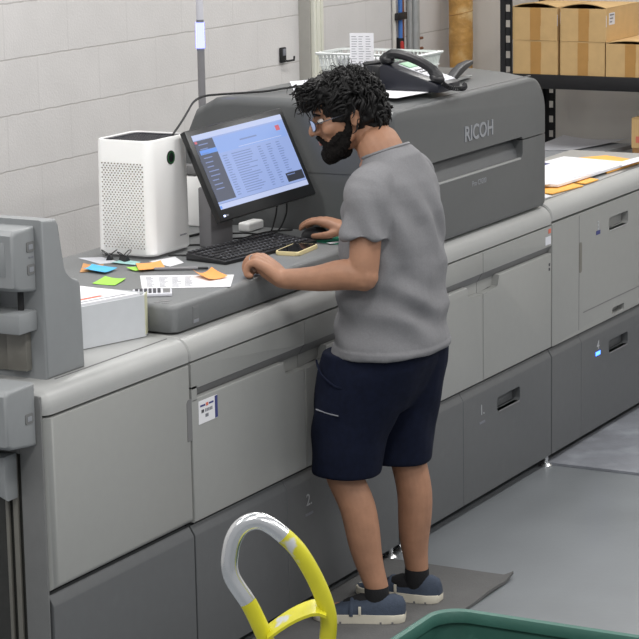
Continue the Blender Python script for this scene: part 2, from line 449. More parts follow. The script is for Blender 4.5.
def control_module(parent, x0, x1, y0, y1, z0, z1, m, buttons, slope=0.05):
    poly = [(x0, z0+0.012), (x0+0.02, z0), (x1, z0-0.012), (x1, z1), (x0+0.012, z1), (x0, z1-0.012)]
    bm = new(); add_prism(bm, poly, y0, y1, 'y', 0.010, 3, both=True)
    o = obj('control_module', bm, m, parent)
    for bx, bz in buttons:
        b = new(); add_prism(b, rrect(bx-0.016, bx+0.016, bz-0.013, bz+0.013, 0.004), y0-0.002, y0+0.002, 'y', 0.0008, 1)
        k = obj('button', b, 'post', o)
        b = new(); add_prism(b, rrect(bx-0.009, bx+0.009, bz-0.006, bz+0.006, 0.002), y0-0.003, y0+0.002, 'y'); obj('button_icon', b, 'label_plate', k)
    b = new(); add_box(b, x0-0.0012, x0+0.004, y0+0.025, y0+0.10, z0+0.04, z1-0.03, 0.001)
    obj('hatch', b, m, o)
    return o
control_module(U1, -0.815, -0.690, 0.022, 0.30, 0.84, 0.99, 'fin', [(-0.722, 0.905)])
bm = new(); add_box(bm, -0.71, -0.684, 0.03, 0.12, 0.94, 0.975, 0.010, 3); obj('bridge', bm, 'fin', U1)
# bracket under the lower module
bm = new(); add_prism(bm, [(0.085, 0.805), (0.30, 0.79), (0.30, 0.72), (0.15, 0.74), (0.11, 0.70), (0.085, 0.69)], -0.745, -0.69, 'x', 0.008, 2, both=True)
obj('bracket', bm, 'fin', U1)
# upper housing
HX = -0.575
poly = [(HX, 0.9675), (-0.405, 0.9675), (-0.411, 1.180), (-0.414, 1.193), (-0.423, 1.201), (-0.460, 1.211), (-0.482, 1.220), (-0.492, 1.236), (-0.500, 1.355), (-0.510, 1.370), (HX, 1.375)]
bm = new(); add_prism(bm, poly, 0.065, 0.80, 'y', 0.008, 3); H = obj('upper_housing', bm, 'fin', U1)
control_module(H, -0.672, HX, 0.085, 0.42, 1.205, 1.360, 'fin', [(-0.600, 1.312), (-0.600, 1.255)])
bm = new(); add_box(bm, -0.607, -0.589, 0.0835, 0.088, 1.284, 1.287); obj('button_mark', bm, 'ink', H)
bm = new(); add_box(bm, -0.655, -0.574, 0.088, 0.25, 1.095, 1.148, 0.006, 2); obj('bracket', bm, 'fin', H)
bm = new(); add_box(bm, -0.60, -0.576, 0.11, 0.17, 0.99, 1.115, 0.003); obj('guide_rail', bm, 'panelgrey', H)
bm = new(); add_box(bm, -0.585, -0.576, 0.175, 0.5, 0.985, 1.115, 0.003); obj('end_window', bm, 'panelgrey', H)
bm = new()
for k in range(3): add_box(bm, -0.63, -0.58, 0.20, 0.45, 1.152+0.012*k, 1.156+0.012*k)
obj('paper_guide', bm, 'panelgrey', H)
bm = new(); add_cyl(bm, (-0.60, 0.12, 1.14), (-0.60, 0.12, 1.20), 0.008, 12); obj('spindle', bm, 'blackm', H)

# ---- unit 2: printer body under the worktop
def main_unit(name, label, x0, xs, x1, low_split, num, numx, pock, groove_to=None):
    u = thing(name, label, 'printer', ((x0+x1)/2, 0.5, 0))
    carcass(x0+0.004, x1-0.004, u)
    obj('top_cap', cap_bm(x0+0.001, x1-0.001, endl=0.0), 'cap', u)
    for a, b, side in ((x0+0.003, xs-0.002, 'l'), (xs+0.002, x1-0.003, 'r')):
        # strip over the groove
        door_panel('upper_strip', rrect(a, b, 0.824, 0.897, 0.002), u)
        # sloping groove band
        bm = new(); ga = a+(0.028 if side == 'l' else 0); gb = b-(0.0 if side == 'l' else 0.0)
        rings = [[(x, 0.003, 0.8235), (x, 0.022, 0.792), (x, 0.029, 0.792), (x, 0.029, 0.8235)] for x in (ga, gb)]
        add_loft(bm, rings); obj('groove', bm, 'groove', u)
        if side == 'l':
            bm = new(); add_box(bm, a, ga, 0.0, 0.03, 0.79, 0.83); obj('groove_end', bm, 'light', u)
            poly = [(a, 0.447), (b, 0.447), (b, 0.752), (b-0.105, 0.752), (b-0.120, 0.758), (b-0.127, 0.796), (a, 0.796)]
            pp = [(b-0.122, 0.757), (b, 0.751), (b, 0.796), (b-0.128, 0.796)]
        else:
            poly = [(a, 0.447), (b, 0.447), (b, 0.796), (a+0.128, 0.796), (a+0.120, 0.758), (a+0.105, 0.752), (a, 0.752)]
            pp = [(a, 0.751), (a+0.122, 0.757), (a+0.128, 0.796), (a, 0.796)]
        d = door_panel('door', poly, u, bev=0.004)
        bm = new(); add_prism(bm, pp, 0.0255, 0.0295, 'y'); obj('handle_recess', bm, 'light', d)
    for a, b, pk in ((x0+0.003, low_split-0.001, None), (low_split+0.001, x1-0.003, pock)):
        lp = lower_panel('drawer' if pk else 'lower_panel', a, b, u, pk)
        if pk:
            pocket_shell('finger_pull', *pk, lp, 'dark'); lip_bar(pk[0]+.006, pk[1]-.006, pk[2], lp, 'groove')
            text('number', num, 0.052, 'number_print', front(numx, -0.0006, 0.345), lp)
            bm = new(); add_box(bm, numx-0.024, numx+0.024, -0.001, 0.002, 0.298, 0.306); obj('indicator', bm, 'ink', lp)
    return u
U2 = main_unit('printer', 'grey printer body under the computer worktop, white square sticker on its left door', 0.0, 0.645, 1.25, 0.52, '2.', 0.652, (0.845, 1.045, 0.318, 0.362))
U2['label'] = 'grey printer body under the worktop, white square sticker on its left door'
foot(1.22, 0.02, U2)
# sticker
bm = new(); add_box(bm, 0.036, 0.136, -0.0015, 0.0005, 0.718, 0.783, mi=0)
add_box(bm, 0.1215, 0.1355, -0.0022, 0.0, 0.7195, 0.782, mi=1)
add_box(bm, 0.044, 0.070, -0.0022, 0.0, 0.766, 0.771, mi=2); add_box(bm, 0.074, 0.086, -0.0022, 0.0, 0.764, 0.773, mi=3); add_box(bm, 0.090, 0.114, -0.0022, 0.0, 0.766, 0.771, mi=2)
add_box(bm, 0.050, 0.056, -0.0022, 0.0, 0.748, 0.757, mi=4); add_box(bm, 0.058, 0.063, -0.0022, 0.0, 0.748, 0.757, mi=4)
for k in range(5): add_box(bm, 0.070+0.008*k, 0.075+0.008*k, -0.0022, 0.0, 0.748, 0.757, mi=5)
add_box(bm, 0.070, 0.086, -0.0022, 0.0, 0.733, 0.742, mi=5)
k = obj('sticker', bm, ['paper', 'navyink', 'navyink', 'redink', 'darkink', 'ink'], U2); k['label'] = 'white sticker with navy edge'
# worktop
bm = new()
def wt(i, z):
    return [(x, y, z) for x, y in rrect(0.010+i, 1.268-i, 0.050+i, 0.78-i, (0.028, 0.02, 0.02, 0.02), 5)]
add_loft(bm, [wt(0.004, 0.974), wt(0.0, 0.978), wt(0.0, 1.038), wt(0.003, 1.046), wt(0.008, 1.050), wt(0.014, 1.052)])
WT = obj('worktop', bm, 'counter', U2, sharp=50)
bm = new(); add_box(bm, 0.100, 0.134, 0.0488, 0.053, 0.985, 1.034, 0.0008, 1, 0); add_box(bm, 0.104, 0.130, 0.0478, 0.053, 1.000, 1.030, 0.0008, 1, 1); add_box(bm, 0.104, 0.130, 0.0478, 0.053, 0.987, 0.996, 0.0005, 1, 2)
obj('latch', bm, ['groove', 'counter', 'label_plate'], WT)
bm = new(); add_box(bm, 0.055, 0.075, 0.10, 0.128, 1.0515, 1.0528); add_box(bm, 0.028, 0.046, 0.115, 0.128, 1.0515, 1.0528); add_box(bm, 0.030, 0.036, 0.085, 0.105, 1.0515, 1.0528)
obj('mark', bm, 'groove', WT)

# ---- unit 3: printer with the tall dark housing
U3 = main_unit('printer', 'grey printer with the tall dark housing on top, maker name on its front', 1.25, 1.905, 2.50, 1.74, '1.', 1.892, (2.018, 2.214, 0.312, 0.362))
foot(2.474, 0.012, U3); foot(1.30, 0.02, U3)
bm = new(); add_box(bm, 2.44, 2.49, -0.0012, 0.001, 0.832, 0.862, mi=0); add_box(bm, 2.468, 2.49, -0.0012, 0.001, 0.872, 0.888, mi=1); add_box(bm, 2.472, 2.482, -0.0012, 0.001, 0.752, 0.762, mi=2); add_box(bm, 2.472, 2.482, -0.0012, 0.001, 0.735, 0.745, mi=2)
obj('sticker', bm, ['paper2', 'redink', 'darkink'], U3)
# housing: rounded-corner front outline lofted from front to back
def hs_ring(y, inset, ztop, zb=0.974):
    return [(x, y, z) for x, z in rrect(1.280+inset, 2.492-inset, zb+inset*0.5, ztop-inset, (0.012, 0.022, 0.125, 0.030), 9)]
def hs_front(x, z): return 0.018+0.03*max(0, (z-1.33)/0.13)**2
bm = new()
rings = [hs_ring(0.020, 0.012, 1.443), hs_ring(0.0215, 0.006, 1.443), hs_ring(0.027, 0.0, 1.443), hs_ring(0.06, 0.0, 1.447), hs_ring(0.14, 0.0, 1.460), hs_ring(0.26, 0.0, 1.470), hs_ring(0.60, 0.0, 1.470), hs_ring(0.68, 0.0, 1.462), hs_ring(0.75, 0.0, 1.425), hs_ring(0.80, 0.0, 1.32), hs_ring(0.83, 0.0, 1.22)]
add_loft(bm, rings)
HS = obj('upper_housing', bm, 'mid', U3, sharp=40)
HS['label'] = 'dark grey upper housing with rounded corner'
bm = new(); add_prism(bm, rrect(1.40, 2.285, 1.172, 1.246, (0.01, 0.02, 0.012, 0.01)), -0.02, 0.075, 'y'); cut(HS, bm)
bm = new(); add_box(bm, 2.27, 2.60, -0.02, 0.05, 1.2325, 1.2365); cut(HS, bm)
bm = new(); add_box(bm, 1.20, 1.41, -0.02, 0.05, 1.2325, 1.2365); cut(HS, bm)
bm = new(); add_box(bm, 1.20, 1.283, 0.04, 0.90, 1.2325, 1.2365); cut(HS, bm)
bm = new(); add_loft(bm, [[(x, 0.034, 1.168), (x, 0.074, 1.172), (x, 0.074, 1.235), (x, 0.066, 1.235)] for x in (1.398, 2.287)])
obj('slot_back', bm, 'dark', HS)
bm = new(); add_box(bm, 1.41, 2.27, 0.018, 0.030, 1.166, 1.1735, 0.003, 2); obj('slot_lip_highlight', bm, 'cap', HS)  # pale bar standing in for the highlight along the slot's lower edge
text('brand_lettering', 'RICOH', 0.072, 'label_plate', front(1.918, 0.0205, 1.307) @ Matrix.Diagonal((1.06, 1, 1, 1)), HS, depth=0.003, spacing=0.98, bold=0.0012)
text('model_lettering', 'Pro C9200', 0.026, 'label_plate', front(1.92, 0.0198, 1.134), HS, depth=0.0006)
bm = new(); add_box(bm, 1.60, 2.42, 0.048, 0.052, 1.4445, 1.4475); obj('top_seam', bm, 'groove', HS)
# signal light on the housing's rear corner
bm = new(); add_cyl(bm, (1.37, 0.776, 1.34), (1.37, 0.776, 1.607), 0.0125, 16); SL = obj('signal_pole', bm, 'polegrey', U3)
bm = new(); add_cyl(bm, (1.37, 0.777, 1.615), (1.37, 0.777, 1.700), 0.0145, 20); k = obj('signal_lamp', bm, 'lamp_blue', SL); k['label'] = 'lit blue-white lamp section'
for z0_, z1_ in ((1.606, 1.6152), (1.6998, 1.709)):
    bm = new(); add_cyl(bm, (1.37, 0.776, z0_), (1.37, 0.776, z1_), 0.0128, 16); obj('lamp_collar', bm, 'ink', SL)
bm = new(); add_cyl(bm, (1.37, 0.776, 1.709), (1.37, 0.776, 1.88), 0.0122, 16); obj('lamp_tube', bm, 'lamp_clear', SL)

# ---- unit 4: the paper tray unit on the right
U4 = thing('paper_tray_unit', 'grey paper tray unit with blue-lit drawer at the right end of the press', 'machine', (3.0, 0.5, 0))
carcass(2.506, 3.90, U4, y1=0.50)
obj('top_cap', cap_bm(2.504, 3.90, z0=0.911, zt=0.975, depth=0.51), 'cap', U4)
bm = new(); add_box(bm, 2.53, 3.88, 0.060, 0.064, 0.9735, 0.9765); obj('top_seam', bm, 'groove', U4)
d = door_panel('door', rrect(2.505, 3.898, 0.447, 0.902, 0.003), U4, bev=0.005)
cut_pocket(d, 3.055, 3.255, 0.793, 0.842); pocket_shell('finger_pull', 3.055, 3.255, 0.793, 0.842, d, 'groove')
lip_bar(3.06, 3.25, 0.793, d)
cut_pocket(d, 3.095, 3.22, 0.456, 0.482, 0.006); pocket_shell('finger_pull', 3.095, 3.22, 0.456, 0.482, d, 'groove')
bm = new(); add_box(bm, 2.757, 2.759, -0.0008, 0.002, 0.46, 0.895); add_box(bm, 2.80, 3.89, -0.0008, 0.002, 0.518, 0.522); obj('panel_seam', bm, 'groove', d)
bm = new(); add_prism(bm, rrect(2.757, 2.785, 0.677, 0.792, 0.012), -0.001, 0.004, 'y'); obj('grip_slot', bm, 'panelgrey', d)
text('number', '3', 0.05, 'number_print', front(2.945, -0.0006, 0.828), d)
bm = new(); add_box(bm, 2.925, 2.965, -0.0012, 0.002, 0.795, 0.810); obj('indicator', bm, 'navyink', d)
lower_panel('lower_panel', 2.505, 2.784, U4)
lp = lower_panel('drawer', 2.786, 3.898, U4, (3.062, 3.262, 0.312, 0.360))
pocket_shell('finger_pull', 3.062, 3.262, 0.312, 0.360, lp, 'dark'); lip_bar(3.068, 3.256, 0.312, lp, 'groove')
text('number', '4', 0.05, 'number_print', front(2.951, -0.0006, 0.363), lp)
bm = new(); add_box(bm, 2.928, 2.972, -0.0015, 0.002, 0.326, 0.340); k = obj('indicator_lamp', bm, 'led_blue', lp); k['label'] = 'lit blue drawer lamp'

# ------------------------------------------------------------------ things on the left cap and worktop
ZW = 1.0525
T = thing('output_tray', 'pale grey open output tray on the left cap beside the tall finisher', 'tray', (-0.2, 0.25, 0.970))
bm = new()
poly = [(-0.395, 0.230), (-0.030, 0.120), (0.005, 0.136), (0.005, 0.50), (-0.395, 0.50)]
def ins(p, t):
    cx = sum(a for a, b in p)/len(p); cy = sum(b for a, b in p)/len(p)
    return [(a+(t if a < cx else -t), b+(t if b < cy else -t)) for a, b in p]
add_loft(bm, [[(x, y, 0.970) for x, y in poly], [(x, y, 1.085) for x, y in poly], [(x, y, 1.085) for x, y in ins(poly, 0.005)], [(x, y, 0.99) for x, y in ins(poly, 0.005)]])
obj('tray_body', bm, 'traybody', T)
bm = new(); add_prism(bm, [(-0.0305, 0.1188), (0.0058, 0.1353), (0.0045, 0.137), (-0.0315, 0.1205)], 0.975, 1.087, 'z'); k = obj('end_strip', bm, 'trayend', T); k['label'] = 'yellowed end strip'

def sheet(name, poly, z, m, label, cat, h=0.0012, curl=0.0, extra=None, parent=None, group=None):
    """a thin sheet of given outline, subdivided so that it can curl"""
    bm = new()
    P = [Vector((x, y, 0)) for x, y in poly]
    n = 6
    grid = {}
    for i in range(n+1):
        for j in range(n+1):
            u, v = i/n, j/n
            p = P[0]*(1-u)*(1-v)+P[1]*u*(1-v)+P[2]*u*v+P[3]*(1-u)*v
            dz = curl*((u-0.5)**2*3.2+(v-0.5)**2*1.0)*(0.5+v)
            grid[i, j] = (bm.verts.new((p.x, p.y, z+h+dz)), bm.verts.new((p.x, p.y, z+dz)))
    for i in range(n):
        for j in range(n):
            bm.faces.new((grid[i, j][0], grid[i+1, j][0], grid[i+1, j+1][0], grid[i, j+1][0]))
            bm.faces.new((grid[i, j][1], grid[i, j+1][1], grid[i+1, j+1][1], grid[i+1, j][1]))
    for i in range(n):
        for a, b in (((i, 0), (i+1, 0)), ((i, n), (i+1, n)), ((0, i), (0, i+1)), ((n, i), (n, i+1))):
            bm.faces.new((grid[a][0], grid[b][0], grid[b][1], grid[a][1]))
    mats = [m]
    if extra:
        for (u0, u1, v0, v1, mm) in extra:
            if mm not in mats: mats.append(mm)
            q = []
            for u, v in ((u0, v0), (u1, v0), (u1, v1), (u0, v1)):
                p = P[0]*(1-u)*(1-v)+P[1]*u*(1-v)+P[2]*u*v+P[3]*(1-u)*v
                q.append((p.x, p.y))
            lo = [bm.verts.new((x, y, z+h*0.5)) for x, y in q]; hi = [bm.verts.new((x, y, z+h+0.0003)) for x, y in q]
            fs = [bm.faces.new(hi)]+[bm.faces.new((lo[a], lo[(a+1) % 4], hi[(a+1) % 4], hi[a])) for a in range(4)]
            for f in fs: f.material_index = mats.index(mm)
    o = obj(name, bm, mats, parent)
    if label: tag(o, label, cat, group)
    return o
# printed sheets piled in the tray
PS = sheet('paper_stack', [(-0.388, 0.237), (-0.038, 0.130), (-0.004, 0.44), (-0.388, 0.48)], 0.992, 'paper', 'pile of white printed sheets lying in the open output tray', 'paper', h=0.099,
      extra=[(0.50, 0.72, 0.10, 0.20, 'redink'), (0.30, 0.62, 0.30, 0.36, 'ink'), (0.42, 0.60, 0.42, 0.5, 'orange')])
sheet('paper_sheet', [(-0.385, 0.252), (-0.06, 0.152), (-0.03, 0.45), (-0.385, 0.47)], 1.0925, 'paper', 'top white sheet with faint orange print on the tray pile', 'paper', h=0.001, curl=0.0,
      extra=[(0.52, 0.80, 0.06, 0.12, 'redink'), (0.30, 0.62, 0.22, 0.25, 'ink'), (0.55, 0.75, 0.3, 0.4, 'orange')])
# black knob and clear guide on the finisher rear, sticking up behind the housing
bm = new(); add_cyl(bm, (0.10, 0.50, ZW), (0.10, 0.50, ZW+0.05), 0.006, 10); add_ell(bm, (0.10, 0.50, ZW+0.055), (0.03, 0.012, 0.008))
tag(obj('paper_stop', bm, 'blackm'), 'small black T-shaped stop standing on the worktop left edge', 'stop')
bm = new(); add_box(bm, 0.26, 0.36, 0.66, 0.70, ZW, ZW+0.024, 0.005); add_box(bm, 0.275, 0.345, 0.658, 0.70, ZW+0.008, ZW+0.016, 0.001)
tag(obj('black_case', bm, 'black'), 'small black case at the far left of the worktop', 'case')

# sheets and notes
def rows(u0, u1, v0, v1, nu, nv, m, fill=0.6):
    out = []
    for i in range(nu):
        for j in range(nv):
            a = u0+(u1-u0)*i/nu; b = v0+(v1-v0)*j/nv
            out.append((a, a+(u1-u0)/nu*(fill+random.uniform(-.15, .2)), b, b+(v1-v0)/nv*0.4, m))
    return out
sheet('paper_sheet', [(0.185, 0.268), (0.312, 0.052), (0.476, 0.137), (0.354, 0.383)], ZW, 'paper', 'white printed form at the front of the worktop', 'paper', h=0.0008,
      extra=rows(0.06, 0.62, 0.10, 0.92, 4, 9, 'ink', 0.55))
sheet('paper_sheet', [(0.513, 0.380), (0.587, 0.377), (0.664, 0.456), (0.565, 0.485)], ZW, 'paper', 'blank white sheet in front of the air purifier', 'paper', h=0.0008)
sheet('paper_sheet', [(0.47, 0.60), (0.52, 0.56), (0.57, 0.66), (0.53, 0.72)], ZW, 'paper2', 'white sheet at the purifier left side by the black clips', 'paper', h=0.0008)
def note(poly, m, label, z=ZW, curl=0.003):
    return sheet('sticky_note', poly, z, m, label, 'sticky note', h=0.0008, curl=curl)
note([(0.325, 0.574), (0.372, 0.540), (0.450, 0.572), (0.440, 0.640)], 'brownnote', 'brownish orange sticky note, leftmost on the worktop')
note([(0.327, 0.487), (0.405, 0.495), (0.408, 0.587), (0.342, 0.575)], 'noteblue', 'bright blue sticky note on the worktop', ZW+0.005, 0.004)
note([(0.191, 0.440), (0.193, 0.364), (0.284, 0.386), (0.287, 0.460)], 'notegreen', 'bright green sticky note nearest the output tray')
note([(0.486, 0.486), (0.535, 0.497), (0.542, 0.569), (0.485, 0.574)], 'notecyan', 'pale cyan sticky note by the black clips', ZW+0.001)
note([(0.403, 0.432), (0.470, 0.400), (0.522, 0.447), (0.423, 0.476)], 'notegreen', 'green sticky note half under an orange one', ZW+0.001, 0.004)
note([(0.397, 0.414), (0.465, 0.367), (0.542, 0.430), (0.473, 0.474)], 'notorange', 'orange sticky note lying over the green one', ZW+0.006)
note([(0.356, 0.150), (0.420, 0.125), (0.464, 0.205), (0.404, 0.232)], 'notorange', 'orange sticky note lying on the white printed form', ZW+0.0015, 0.012)
# pen
bm = new(); add_tube(bm, [(0.440, 0.385, ZW+0.0055), (0.500, 0.277, ZW+0.0055)], 0.005, 10, 0, True); add_tube(bm, [(0.500, 0.277, ZW+0.0055), (0.514, 0.252, ZW+0.0055)], 0.0042, 10, 1, True)
tag(obj('marker_pen', bm, ['polegrey', 'black']), 'grey marker pen lying behind the printed form', 'pen')
# calculator
xf = flat(0.125, 0.195, ZW, -1.0)
C0 = thing('calculator', 'white pocket calculator with dark keys beside the output tray', 'calculator', (0.125, 0.195, ZW))
bm = new(); add_box(bm, -0.055, 0.055, -0.036, 0.036, 0, 0.010, 0.003); obj('calculator_body', bm, 'paper2', C0, xf=xf)
bm = new()
for i in range(6):
    for j in range(4): add_box(bm, -0.048+0.0125*i, -0.039+0.0125*i, -0.029+0.0155*j, -0.018+0.0155*j, 0.009, 0.013, 0.001, 1)
obj('keys', bm, 'darkink', C0, xf=xf)
bm = new(); add_box(bm, 0.030, 0.050, -0.028, 0.028, 0.009, 0.011); obj('display', bm, 'groove', C0, xf=xf)
# binder clips
def binder_clip(loc, rz, label):
    t = thing('binder_clip', label, 'binder clip', loc, 'black binder clips on the worktop'); xf = rot(loc, rz) @ Matrix.Scale(0.8, 4)
    bm = new(); add_prism(bm, [(-0.013, 0), (0.013, 0), (0.003, 0.022), (-0.003, 0.022)], -0.022, 0.022, 'x', 0.0015, 1, both=True); obj('clip_body', bm, 'black', t, xf=xf)
    for s in (-1, 1):
        bm = new(); add_tube(bm, spline([(-0.010, s*0.005, 0.020), (-0.009, s*0.024, 0.034), (0, s*0.030, 0.038), (0.009, s*0.024, 0.034), (0.010, s*0.005, 0.020)], 5), 0.0016, 6); obj('clip_handle', bm, 'blackm', t, xf=xf)
binder_clip((0.545, 0.615, ZW), 0.5, 'black binder clip at the purifier foot, farther of the two')
binder_clip((0.535, 0.555, ZW+0.002), 1.2, 'black binder clip nearer the pale cyan note')

# ---- air purifier
A = thing('air_purifier', 'white box-shaped air purifier with perforated side on the worktop', 'air purifier', (0.70, 0.585, ZW))
def pr(i, z, r=0.03): return [(x, y, z) for x, y in rrect(0.588+i, 0.818-i, 0.486+i, 0.690-i, r, 6)]
bm = new(); add_loft(bm, [pr(0.010, ZW), pr(0.008, ZW+0.008)]); obj('base', bm, 'groove', A)
bm = new(); add_loft(bm, [pr(0.004, ZW+0.008), pr(0.0, ZW+0.014), pr(0.001, ZW+0.20), pr(0.003, 1.405), pr(0.005, 1.411), pr(0.012, 1.411), pr(0.014, 1.402)]); AB = obj('body', bm, 'white', A)
bm = new()
add_loft(bm, [pr(0.013, 1.400, 0.02), pr(0.013, 1.4085, 0.02), pr(0.030, 1.4085, 0.012), pr(0.032, 1.402, 0.012)])
for k in range(15): add_box(bm, 0.618, 0.788, 0.520+0.0098*k, 0.5245+0.0098*k, 1.400, 1.4065)
for k in range(9): add_box(bm, 0.622+0.019*k, 0.626+0.019*k, 0.516, 0.660, 1.399, 1.4055)
obj('top_grille', bm, 'navyblack', A)
bm = new()
nr, nc = 36, 13
for r_ in range(nr):
    for c_ in range(nc):
        y = 0.516+0.0115*c_+(0.00575 if r_ % 2 else 0); z = 1.085+0.0073*r_
        q = [bm.verts.new((0.5874, y+0.0021*math.cos(a), z+0.0021*math.sin(a))) for a in [2*PI*k/6 for k in range(6)]]
        p = [bm.verts.new((0.5900, v.co.y, v.co.z)) for v in q]
        bm.faces.new(q)
        for k in range(6): bm.faces.new((q[k], q[(k+1) % 6], p[(k+1) % 6], p[k]))
obj('perforated_panel', bm, 'holes', A)
bm = new(); add_cyl(bm, (0.706, 0.4852, 1.350), (0.706, 0.490, 1.350), 0.021, 28, 0); k = obj('display', bm, 'black', A)
bm = new(); add_loft(bm, [[(0.706+r*math.cos(a), y, 1.350+r*math.sin(a)) for a in [2*PI*q/28 for q in range(28)]] for r, y in ((0.0155, 0.486), (0.0155, 0.4846), (0.0175, 0.4846), (0.0175, 0.486))], caps=False); obj('display_ring', bm, 'led_green', k)
bm = new()
for q in range(7): add_box(bm, 0.745+0.0055*q, 0.7485+0.0055*q, 0.4856, 0.488, 1.102, 1.1065)
obj('lettering', bm, 'ink', A)

def cable(pts, r, label, cat='cable', m='blackm', n=8):
    bm = new(); add_tube(bm, spline(pts, n), r, 6, 0, True); return tag(obj('cable', bm, m), label, cat)
cable([(0.735, 0.495, 1.416), (0.87, 0.545, 1.440), (1.02, 0.615, 1.452), (1.17, 0.685, 1.462), (1.27, 0.71, 1.468), (1.31, 0.67, 1.472), (1.40, 0.56, 1.476), (1.50, 0.53, 1.478), (1.60, 0.50, 1.478), (1.70, 0.44, 1.478)], 0.0038, 'black cable running from the purifier over the dark housing', 'cable')
cable([(0.66, 0.475, ZW+0.004), (0.68, 0.43, ZW+0.004), (0.66, 0.40, ZW+0.004), (0.685, 0.375, ZW+0.006), (0.70, 0.35, ZW+0.006)], 0.0028, 'thin black keyboard cable in front of the purifier')
cable([(0.82, 0.52, ZW+0.004), (0.85, 0.50, ZW+0.004), (0.90, 0.400, ZW+0.004), (1.0, 0.42, ZW+0.004), (1.12, 0.40, ZW+0.008), (1.22, 0.36, ZW+0.004)], 0.0034, 'black cable lying around the monitor stand foot')
cable([(1.08, 0.33, 1.19), (1.09, 0.345, 1.12), (1.06, 0.36, ZW+0.006), (1.0, 0.40, ZW+0.010), (0.98, 0.46, ZW+0.004)], 0.003, 'black cable hanging behind the monitor, left of two')
cable([(1.13, 0.33, 1.19), (1.15, 0.34, 1.12), (1.12, 0.37, ZW+0.006), (1.05, 0.44, ZW+0.014), (1.04, 0.56, ZW+0.004)], 0.003, 'black cable hanging behind the monitor, right of two')
cable([(1.19, 0.66, 1.10), (1.16, 0.64, ZW+0.01), (1.10, 0.60, ZW+0.004), (1.0, 0.60, ZW+0.004), (0.90, 0.62, ZW+0.004)], 0.004, 'black cable coming out of the white network box')
# white box behind purifier
A2 = thing('network_box', 'upright white network box between the purifier and the monitor stand', 'router', (1.20, 0.71, ZW))
bm = new(); add_box(bm, 1.175, 1.215, 0.655, 0.765, ZW, ZW+0.165, 0.006, 2); obj('casing', bm, 'white', A2)
bm = new(); add_box(bm, 1.216, 1.226, 0.66, 0.76, ZW, ZW+0.168, 0.003); obj('side_plate', bm, 'black', A2)
bm = new(); add_box(bm, 1.175, 1.22, 0.68, 0.76, ZW+0.17, ZW+0.20, 0.004); tag(obj('cable_adapter', bm, 'groove'), 'small grey adapter lying on top of the white network box', 'adapter')
bm = new(); add_box(bm, 1.14, 1.235, 0.47, 0.515, ZW, ZW+0.03, 0.008, 3, xf=None); tag(obj('power_adapter', bm, 'white', xf=None), 'white power adapter on the worktop behind the monitor', 'adapter')

# ---- monitor
W, H = 0.50, 0.298
MC = Vector((0.985, 0.365, 1.302)); yaw, tilt, roll = -0.137, 0.43, 0.046
w = Vector((math.cos(yaw), math.sin(yaw), 0)); bk = Vector((-math.sin(yaw), math.cos(yaw), 0))
u = Vector((0, 0, 1))*math.cos(tilt)+bk*math.sin(tilt)
w2 = w*math.cos(roll)+u*math.sin(roll); u2 = u*math.cos(roll)-w*math.sin(roll); nrm = w2.cross(u2)       # nrm faces the viewer? (right x up)
XM = Matrix(((w2.x, u2.x, nrm.x, MC.x), (w2.y, u2.y, nrm.y, MC.y), (w2.z, u2.z, nrm.z, MC.z), (0, 0, 0, 1)))   # local: x right, y up, z out of the screen
MO = thing('monitor', 'black monitor tilted back on its stand with a pale blue list on screen', 'monitor', (0.90, 0.45, ZW))
bm = new(); add_box(bm, -W/2, W/2, -H/2, H/2, -0.022, 0.0, 0.004, 2); add_box(bm, -0.19, 0.19, -0.10, 0.11, -0.045, -0.02, 0.012, 2)
MB_ = obj('casing', bm, 'bezel', MO, xf=XM)
bx, bt, bb = 0.021, 0.020, 0.036
sx0, sx1, sy0, sy1 = -W/2+bx, W/2-bx, -H/2+bb, H/2-bt
SM = ['screen', 'screen_top', 'screen_head', 'screen_side', 'screen_hi', 'screen_txt', 'screen_dark', 'screen_red']
bm = new()
def sq(u0, u1, v0, v1, mi, lay):      # fractions from the left and from the top
    X = sx1-sx0; Y = sy1-sy0
    add_box(bm, sx0+X*u0, sx0+X*u1, sy1-Y*v1, sy1-Y*v0, -0.001, 0.0006+0.0003*lay, mi=mi)
sq(0, 1, 0, 1, 0, 0); sq(0, 1, 0, 0.07, 1, 1); sq(0, 1, 0.93, 1, 1, 1); sq(0, 0.02, 0.955, 0.99, 4, 2)
sq(0.20, 0.985, 0.09, 0.30, 2, 1); sq(0, 0.20, 0.08, 0.90, 3, 1); sq(0.02, 0.20, 0.21, 0.27, 4, 2); sq(0.005, 0.03, 0.085, 0.115, 7, 2)
for k in range(11): sq(0.035, 0.035+random.uniform(.05, .12), 0.13+0.06*k, 0.143+0.06*k, 5, 2)
sq(0.47, 0.66, 0.185, 0.205, 5, 2); sq(0.89, 0.935, 0.13, 0.20, 7, 2); sq(0.43, 0.92, 0.275, 0.283, 1, 2)
for k in range(17):
    v = 0.34+0.033*k
    if v > 0.90: break
    for a, l in ((0.23, .05), (0.33, .22), (0.62, .05), (0.72, .05), (0.83, .06)):
        sq(a, a+l*random.uniform(.6, 1.1), v, v+0.012, 5, 2)
sq(0.80, 0.99, 0.78, 0.90, 6, 3); sq(0.81, 0.9, 0.80, 0.812, 5, 4)
sq(0.0, 1, 0.925, 0.932, 5, 2)
k = obj('screen', bm, SM, MB_, xf=XM); k['label'] = 'lit pale blue screen with a table and dark sidebar'
bm = new(); add_box(bm, -W/2+0.022, -W/2+0.030, -H/2+0.012, -H/2+0.018, -0.001, 0.001); obj('power_lamp', bm, 'led_white', MB_, xf=XM)
bm = new(); add_box(bm, -W/2+0.034, -W/2+0.046, -H/2+0.0125, -H/2+0.0175, -0.001, 0.0004); obj('badge', bm, 'ink', MB_, xf=XM)
bm = new(); add_box(bm, -0.055, 0.055, -0.025, 0.025, ZW, 1.24, 0.006, 2)
